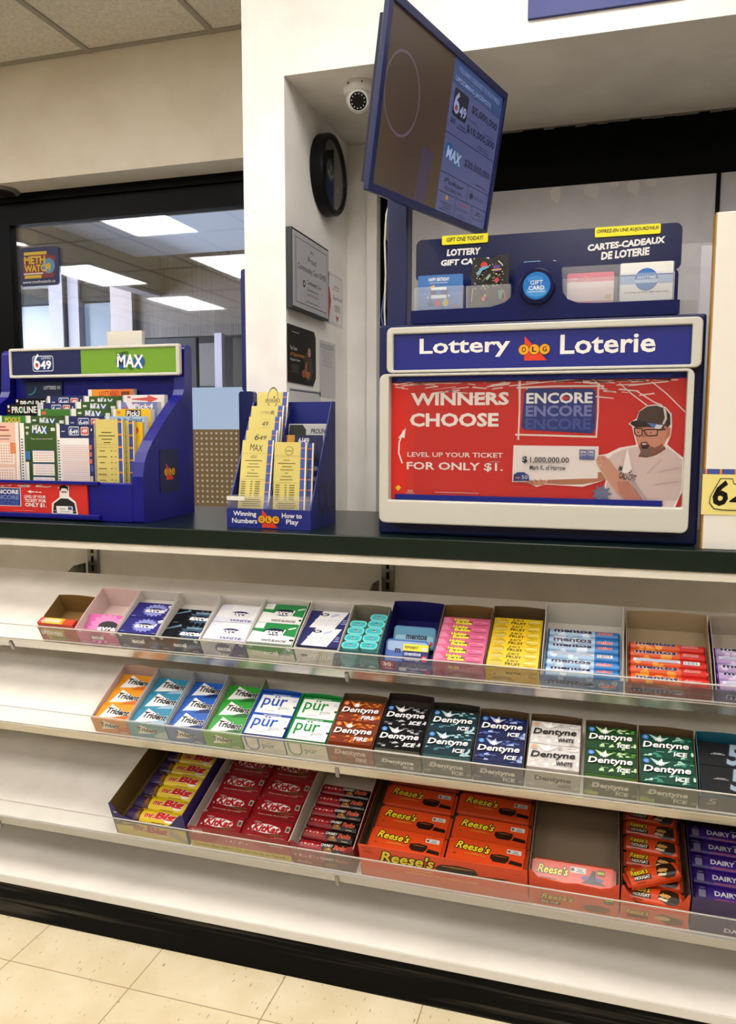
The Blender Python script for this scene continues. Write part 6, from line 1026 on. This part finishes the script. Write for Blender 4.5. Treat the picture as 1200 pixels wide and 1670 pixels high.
def chunky(a):
    a.poly([(0.0, 0.03), (0.5, 0.03), (0.42, 0.97), (0.0, 0.97)], '#8a1820'); a.ell(0.22, 0.52, 0.19, 0.06, '#efe9e6', 24); a.text('KitKat', 0.06, 0.3, 0.39, 0.76, '#b01a22', 0.05, 0.15); a.text('CHUNKY', 0.44, 0.5, 0.68, 0.74, '#eceae6', 0.04, 0.15); a.text('Rolo', 0.7, 0.36, 0.95, 0.74, '#c8452e', 0.05, 0.15, out=('#e8b89a', 0.02)); a.poly([(0.5, 0.1), (0.7, 0.12), (0.64, 0.44), (0.54, 0.42)], '#8a5a24'); a.poly([(0.58, 0.3), (0.64, 0.3), (0.61, 0.44)], '#d89a3a'); a.lines(0.78, 0.14, 0.92, 0.24, 1, '#a89a8a')
V = [(0, 0.066), (0.06, 0.066), (0.14, 0.05), (0.3, 0.042), (0.7, 0.042), (0.82, 0.05), (0.92, 0.072), (1, 0.076)]
tray('kc', 3, -0.6245, -0.4790, 0.275, 0.066, 0.080, 0.026, '#cfc4b4', '#9a222c', lambda a: (a.rect(0, 0, 1, 0.56, '#8a3238'), a.poly([(0.45, 0), (1, 0), (1, 0.8), (0.6, 0.56)], '#5a2f24'), a.ell(0.24, 0.36, 0.2, 0.065, '#cfb4ae'), a.text('KitKat', 0.07, 0.24, 0.42, 0.48, '#9a2e38', 0.05, 0.12), a.text('CHUNKY', 0.46, 0.32, 0.68, 0.42, '#c8b8ac', 0.04), a.text('Rolo', 0.7, 0.3, 0.9, 0.44, '#b05a48', 0.05), a.text('24 x 42 g', 0.08, 0.08, 0.3, 0.16, '#d8b8ac', 0.02), a.poly([(0.5, 0.06), (0.72, 0.1), (0.68, 0.24), (0.52, 0.2)], '#7a5228')), 'narrow red tray of dark chunky wafer bars on the bottom shelf', 'candy_bar_tray', V, '#a0262e')
for i in range(6): place('kc', bulge_pack('wafer_bar', 0.114, 0.030, 0.016, '#231411', chunky, ('#7a161c', '#2a1a12'), fin=0.006), 'kc', 0.070, 0.005 + 0.0325 * i, None, 8, -0.015 * (i % 3), 0, f'dark chunky wafer bar with white oval, {rowname(i, 6)} in the narrow red tray', 'chocolate bar', 'wafer bars in the narrow red tray')
OR_ = '#d8481a'
def reese_name(a, x0, y0, x1, y1, rot=0.0): a.text("Reese's", x0, y0, x1, y1, '#ecd62a', 0.02, 0.3, rot=rot, out=('#241509', 0.07))
def reese(a):
    reese_name(a, 0.07, 0.48, 0.54, 0.84, -0.05); a.poly([(0.55, 0.3), (0.56, 0.48), (0.68, 0.54), (0.8, 0.5), (0.8, 0.3), (0.76, 0.16), (0.6, 0.16)], '#2c150c'); a.ell(0.68, 0.44, 0.09, 0.022, '#8a5220'); a.poly([(0.8, 0.18), (0.98, 0.14), (0.98, 0.3), (0.82, 0.36)], '#24120b'); a.rr(0.76, 0.64, 0.95, 0.84, 0.01, '#d8d4cc'); a.circ(0.79, 0.74, 0.02, '#5a5a58'); a.lines(0.82, 0.67, 0.93, 0.8, 3, '#55544f'); a.lines(0.2, 0.3, 0.5, 0.38, 2, '#d8a03a'); a.lines(0.05, 0.22, 0.1, 0.3, 2, '#5a2a10')
tray('rs', 3, -0.467, -0.1175, 0.285, 0.088, 0.092, 0.050, '#4a3826', OR_, lambda a: (reese_name(a, 0.13, 0.56, 0.46, 0.9), a.poly([(0.46, 0.62), (0.5, 0.76), (0.6, 0.8), (0.7, 0.76), (0.72, 0.6), (0.66, 0.5), (0.5, 0.5)], '#2c150c'), a.ell(0.6, 0.72, 0.1, 0.017, '#b07a34'), a.poly([(0.7, 0.56), (0.9, 0.62), (0.86, 0.56), (0.72, 0.48)], '#2a160e'), a.text('PEANUT BUTTER CUPS / MOULES AU BEURRE D ARACHIDE', 0.28, 0.3, 0.72, 0.36, '#d8a03a', 0.02), a.lines(0.2, 0.42, 0.46, 0.46, 1, '#e0a83a'), a.text('46 x 46 g', 0.02, 0.88, 0.09, 0.93, '#6a2410', 0.02), a.lines(0.02, 0.78, 0.09, 0.84, 2, '#8a3414'), a.text('STUSH', 0.92, 0.8, 0.96, 0.83, '#5a2410', 0.02), a.rect(0, 0, 1, 0.28, '#cf5a3c'), a.lines(0.12, 0.22, 0.4, 0.25, 1, '#b84a2c')), 'wide orange tray of orange cup bars on the bottom shelf', 'candy_bar_tray', [(0, 0.089), (0.5, 0.087), (1, 0.088)], OR_)
for c in range(2):
    for i in range(4):
        place('rs', pillow('peanut_butter_cup_pack', 0.152, 0.058, 0.012, OR_, reese), 'rs', 0.093 + 0.168 * c, 0.010 + 0.066 * i + 0.004 * c, 0.058 if i == 0 else None, 5, -0.035, 0, f'orange cup bar, {("left", "right")[c]} column, {rowname(i, 4)}, in the wide orange tray', 'chocolate bar', 'cup bars in the wide orange tray')
V = [(0, 0.094), (0.03, 0.092), (0.1, 0.076), (0.4, 0.07), (0.55, 0.074), (0.8, 0.07), (0.92, 0.078), (1, 0.092)]
tray('bc', 3, -0.1165, 0.0545, 0.285, 0.092, 0.094, 0.046, '#7d6c58', OR_, lambda a: (a.rect(0, 0, 1, 0.42, '#cf5a3c'), a.text("Reese's", 0.14, 0.22, 0.5, 0.38, '#d8b84a', 0.02, 0.3, out=('#4a2a18', 0.07)), a.rr(0.12, 0.08, 0.36, 0.18, 0.02, '#5a2a18'), a.text('BIG CUP', 0.14, 0.1, 0.34, 0.16, '#e0c88a', 0.03), a.ell(0.76, 0.2, 0.16, 0.03, '#7a5a8a'), a.poly([(0.6, 0.12), (0.68, 0.24), (0.8, 0.26), (0.92, 0.16), (0.86, 0.06), (0.66, 0.06)], '#7a4a30'), a.rect(0.84, 0.34, 0.95, 0.5, '#5a4a18'), a.text('KING', 0.855, 0.42, 0.94, 0.48, '#d8d03a', 0.03), a.text('16 x 70 g', 0.05, 0.52, 0.19, 0.57, '#6a2410', 0.02)), 'orange tray showing bare brown cardboard with one bar left', 'candy_bar_tray', V, OR_)
place('bc', pillow('peanut_butter_cup_pack', 0.150, 0.052, 0.013, OR_, lambda a: (reese_name(a, 0.04, 0.4, 0.44, 0.8), a.rr(0.46, 0.6, 0.66, 0.86, 0.01, '#d8d4cc'), a.circ(0.49, 0.74, 0.025, '#5a5a58'), a.lines(0.53, 0.65, 0.64, 0.82, 3, '#55544f'), a.ell(0.74, 0.42, 0.14, 0.12, '#5a4a8a'), a.poly([(0.6, 0.2), (0.68, 0.36), (0.74, 0.8), (0.78, 0.8), (0.79, 0.4), (0.92, 0.2)], '#24120b'), a.rr(0.8, 0.62, 0.9, 0.86, 0.01, '#3a4a18'), a.text('KING', 0.81, 0.68, 0.89, 0.8, '#e8e03a', 0.03), a.lines(0.06, 0.16, 0.3, 0.26, 1, '#6a2a10'))), 'bc', 0.083, 0.006, None, 16, 0, 0, 'single orange king size bar leaning on the front wall of the nearly empty orange tray', 'chocolate bar', '')
def nougat(a):
    reese_name(a, 0.06, 0.5, 0.42, 0.86, 0.03); a.rr(0.08, 0.2, 0.44, 0.46, 0.01, '#241509'); a.text('NOUGAT', 0.11, 0.25, 0.42, 0.42, '#e8dcc8', 0.03); a.circ(0.08, 0.33, 0.03, '#c83a3a'); a.poly([(0.56, 0.3), (0.62, 0.8), (0.78, 0.95), (0.94, 0.8), (0.96, 0.3), (0.9, 0.1), (0.74, 0.08)], '#2c170d'); a.ell(0.7, 0.5, 0.105, 0.095, '#d8a860'); a.poly([(0.56, 0.26), (0.72, 0.2), (0.76, 0.3), (0.6, 0.36)], '#e4d4b4'); R = random.Random(1); [a.circ(0.64 + R.random() * 0.12, 0.36 + R.random() * 0.28, 0.012, '#c08838', 6) for q in range(12)]; a.lines(0.1, 0.08, 0.3, 0.14, 1, '#6a2a10')
V = [(0, 0.086), (0.03, 0.092), (0.12, 0.066), (0.24, 0.045), (0.5, 0.042), (0.78, 0.046), (0.9, 0.07), (0.97, 0.092), (1, 0.09)]
tray('ng', 3, 0.0565, 0.1800, 0.285, 0.090, 0.094, 0.036, '#3c2c20', OR_, lambda a: (a.rect(0, 0, 1, 0.4, '#cf6044'), a.text("Reese's", 0.08, 0.2, 0.42, 0.34, '#d8b84a', 0.02, 0.3, out=('#4a2a18', 0.07)), a.rr(0.1, 0.1, 0.42, 0.18, 0.02, '#5a2a18'), a.poly([(0.5, 0.24), (0.62, 0.32), (0.94, 0.24), (0.92, 0.08), (0.7, 0.04)], '#6a4430'), a.ell(0.62, 0.2, 0.12, 0.06, '#c8a070'), a.text('16 x 5', 0.06, 0.42, 0.16, 0.47, '#6a2410', 0.02), a.text('STUSH', 0.82, 0.46, 0.92, 0.49, '#5a2410', 0.02)), 'narrow orange tray of nougat bars with torn front wall', 'candy_bar_tray', V, OR_)
for i in range(6):
    place('ng', bulge_pack('nougat_bar', 0.098, 0.036, 0.017, OR_, nougat, (OR_, OR_), fin=0.006), 'ng', 0.060, 0.006 + 0.0395 * i, None, 8, -0.05 if i != 2 else -0.02, 0, f'orange nougat bar, {rowname(i, 6)} in the narrow orange tray', 'chocolate bar', 'nougat bars in the narrow orange tray')
place('ng', None, 'ng', 0.064, 0.034, 0.063, 6, 0.42, 0, 'orange nougat bar thrown askew on top of the row in the narrow orange tray', 'chocolate bar', 'nougat bars in the narrow orange tray')
def dairy(a):
    a.rect(0.0, 0.03, 0.16, 0.97, '#2c1466'); a.rr(0.04, 0.2, 0.13, 0.6, 0.01, '#8f86b0'); a.ell(0.085, 0.72, 0.04, 0.03, '#8f86b0'); a.text('DAIRY MILK', 0.24, 0.34, 0.82, 0.62, '#e8e4ee', 0.03); a.ell(0.6, 0.74, 0.05, 0.03, '#e8e4ee'); a.lines(0.24, 0.12, 0.8, 0.24, 2, '#a83a6c', 0.5, 1, 0.1); a.rect(0.78, 0.7, 0.98, 0.9, '#c4bccc')
tray('dm', 3, 0.1815, 0.3500, 0.275, 0.085, 0.100, 0.020, '#221c2a', '#2c1a64', lambda a: (a.rect(0, 0, 1, 1, '#3a2a5c'), a.text('DAIRY MILK', 0.36, 0.1, 0.9, 0.22, '#c8c0cc', 0.03), a.ell(0.7, 0.26, 0.05, 0.02, '#c8c0cc')), 'dark purple tray of purple chocolate bars at the right end of the bottom shelf', 'candy_bar_tray', [(0, 0.09), (0.02, 0.088), (0.1, 0.06), (0.2, 0.045), (1, 0.04)], '#2c1a64')
for i in range(6): place('dm', bulge_pack('chocolate_bar', 0.142, 0.036, 0.016, '#3a1a86', dairy, ('#3a1a86', '#3a1a86'), fin=0.005), 'dm', 0.084, 0.006 + 0.0375 * i, None, 8, -0.02, 0, f'purple chocolate bar, {rowname(i, 6)} in the dark purple tray', 'chocolate bar', 'bars in the dark purple tray')
bpy.data.objects.remove(_to)
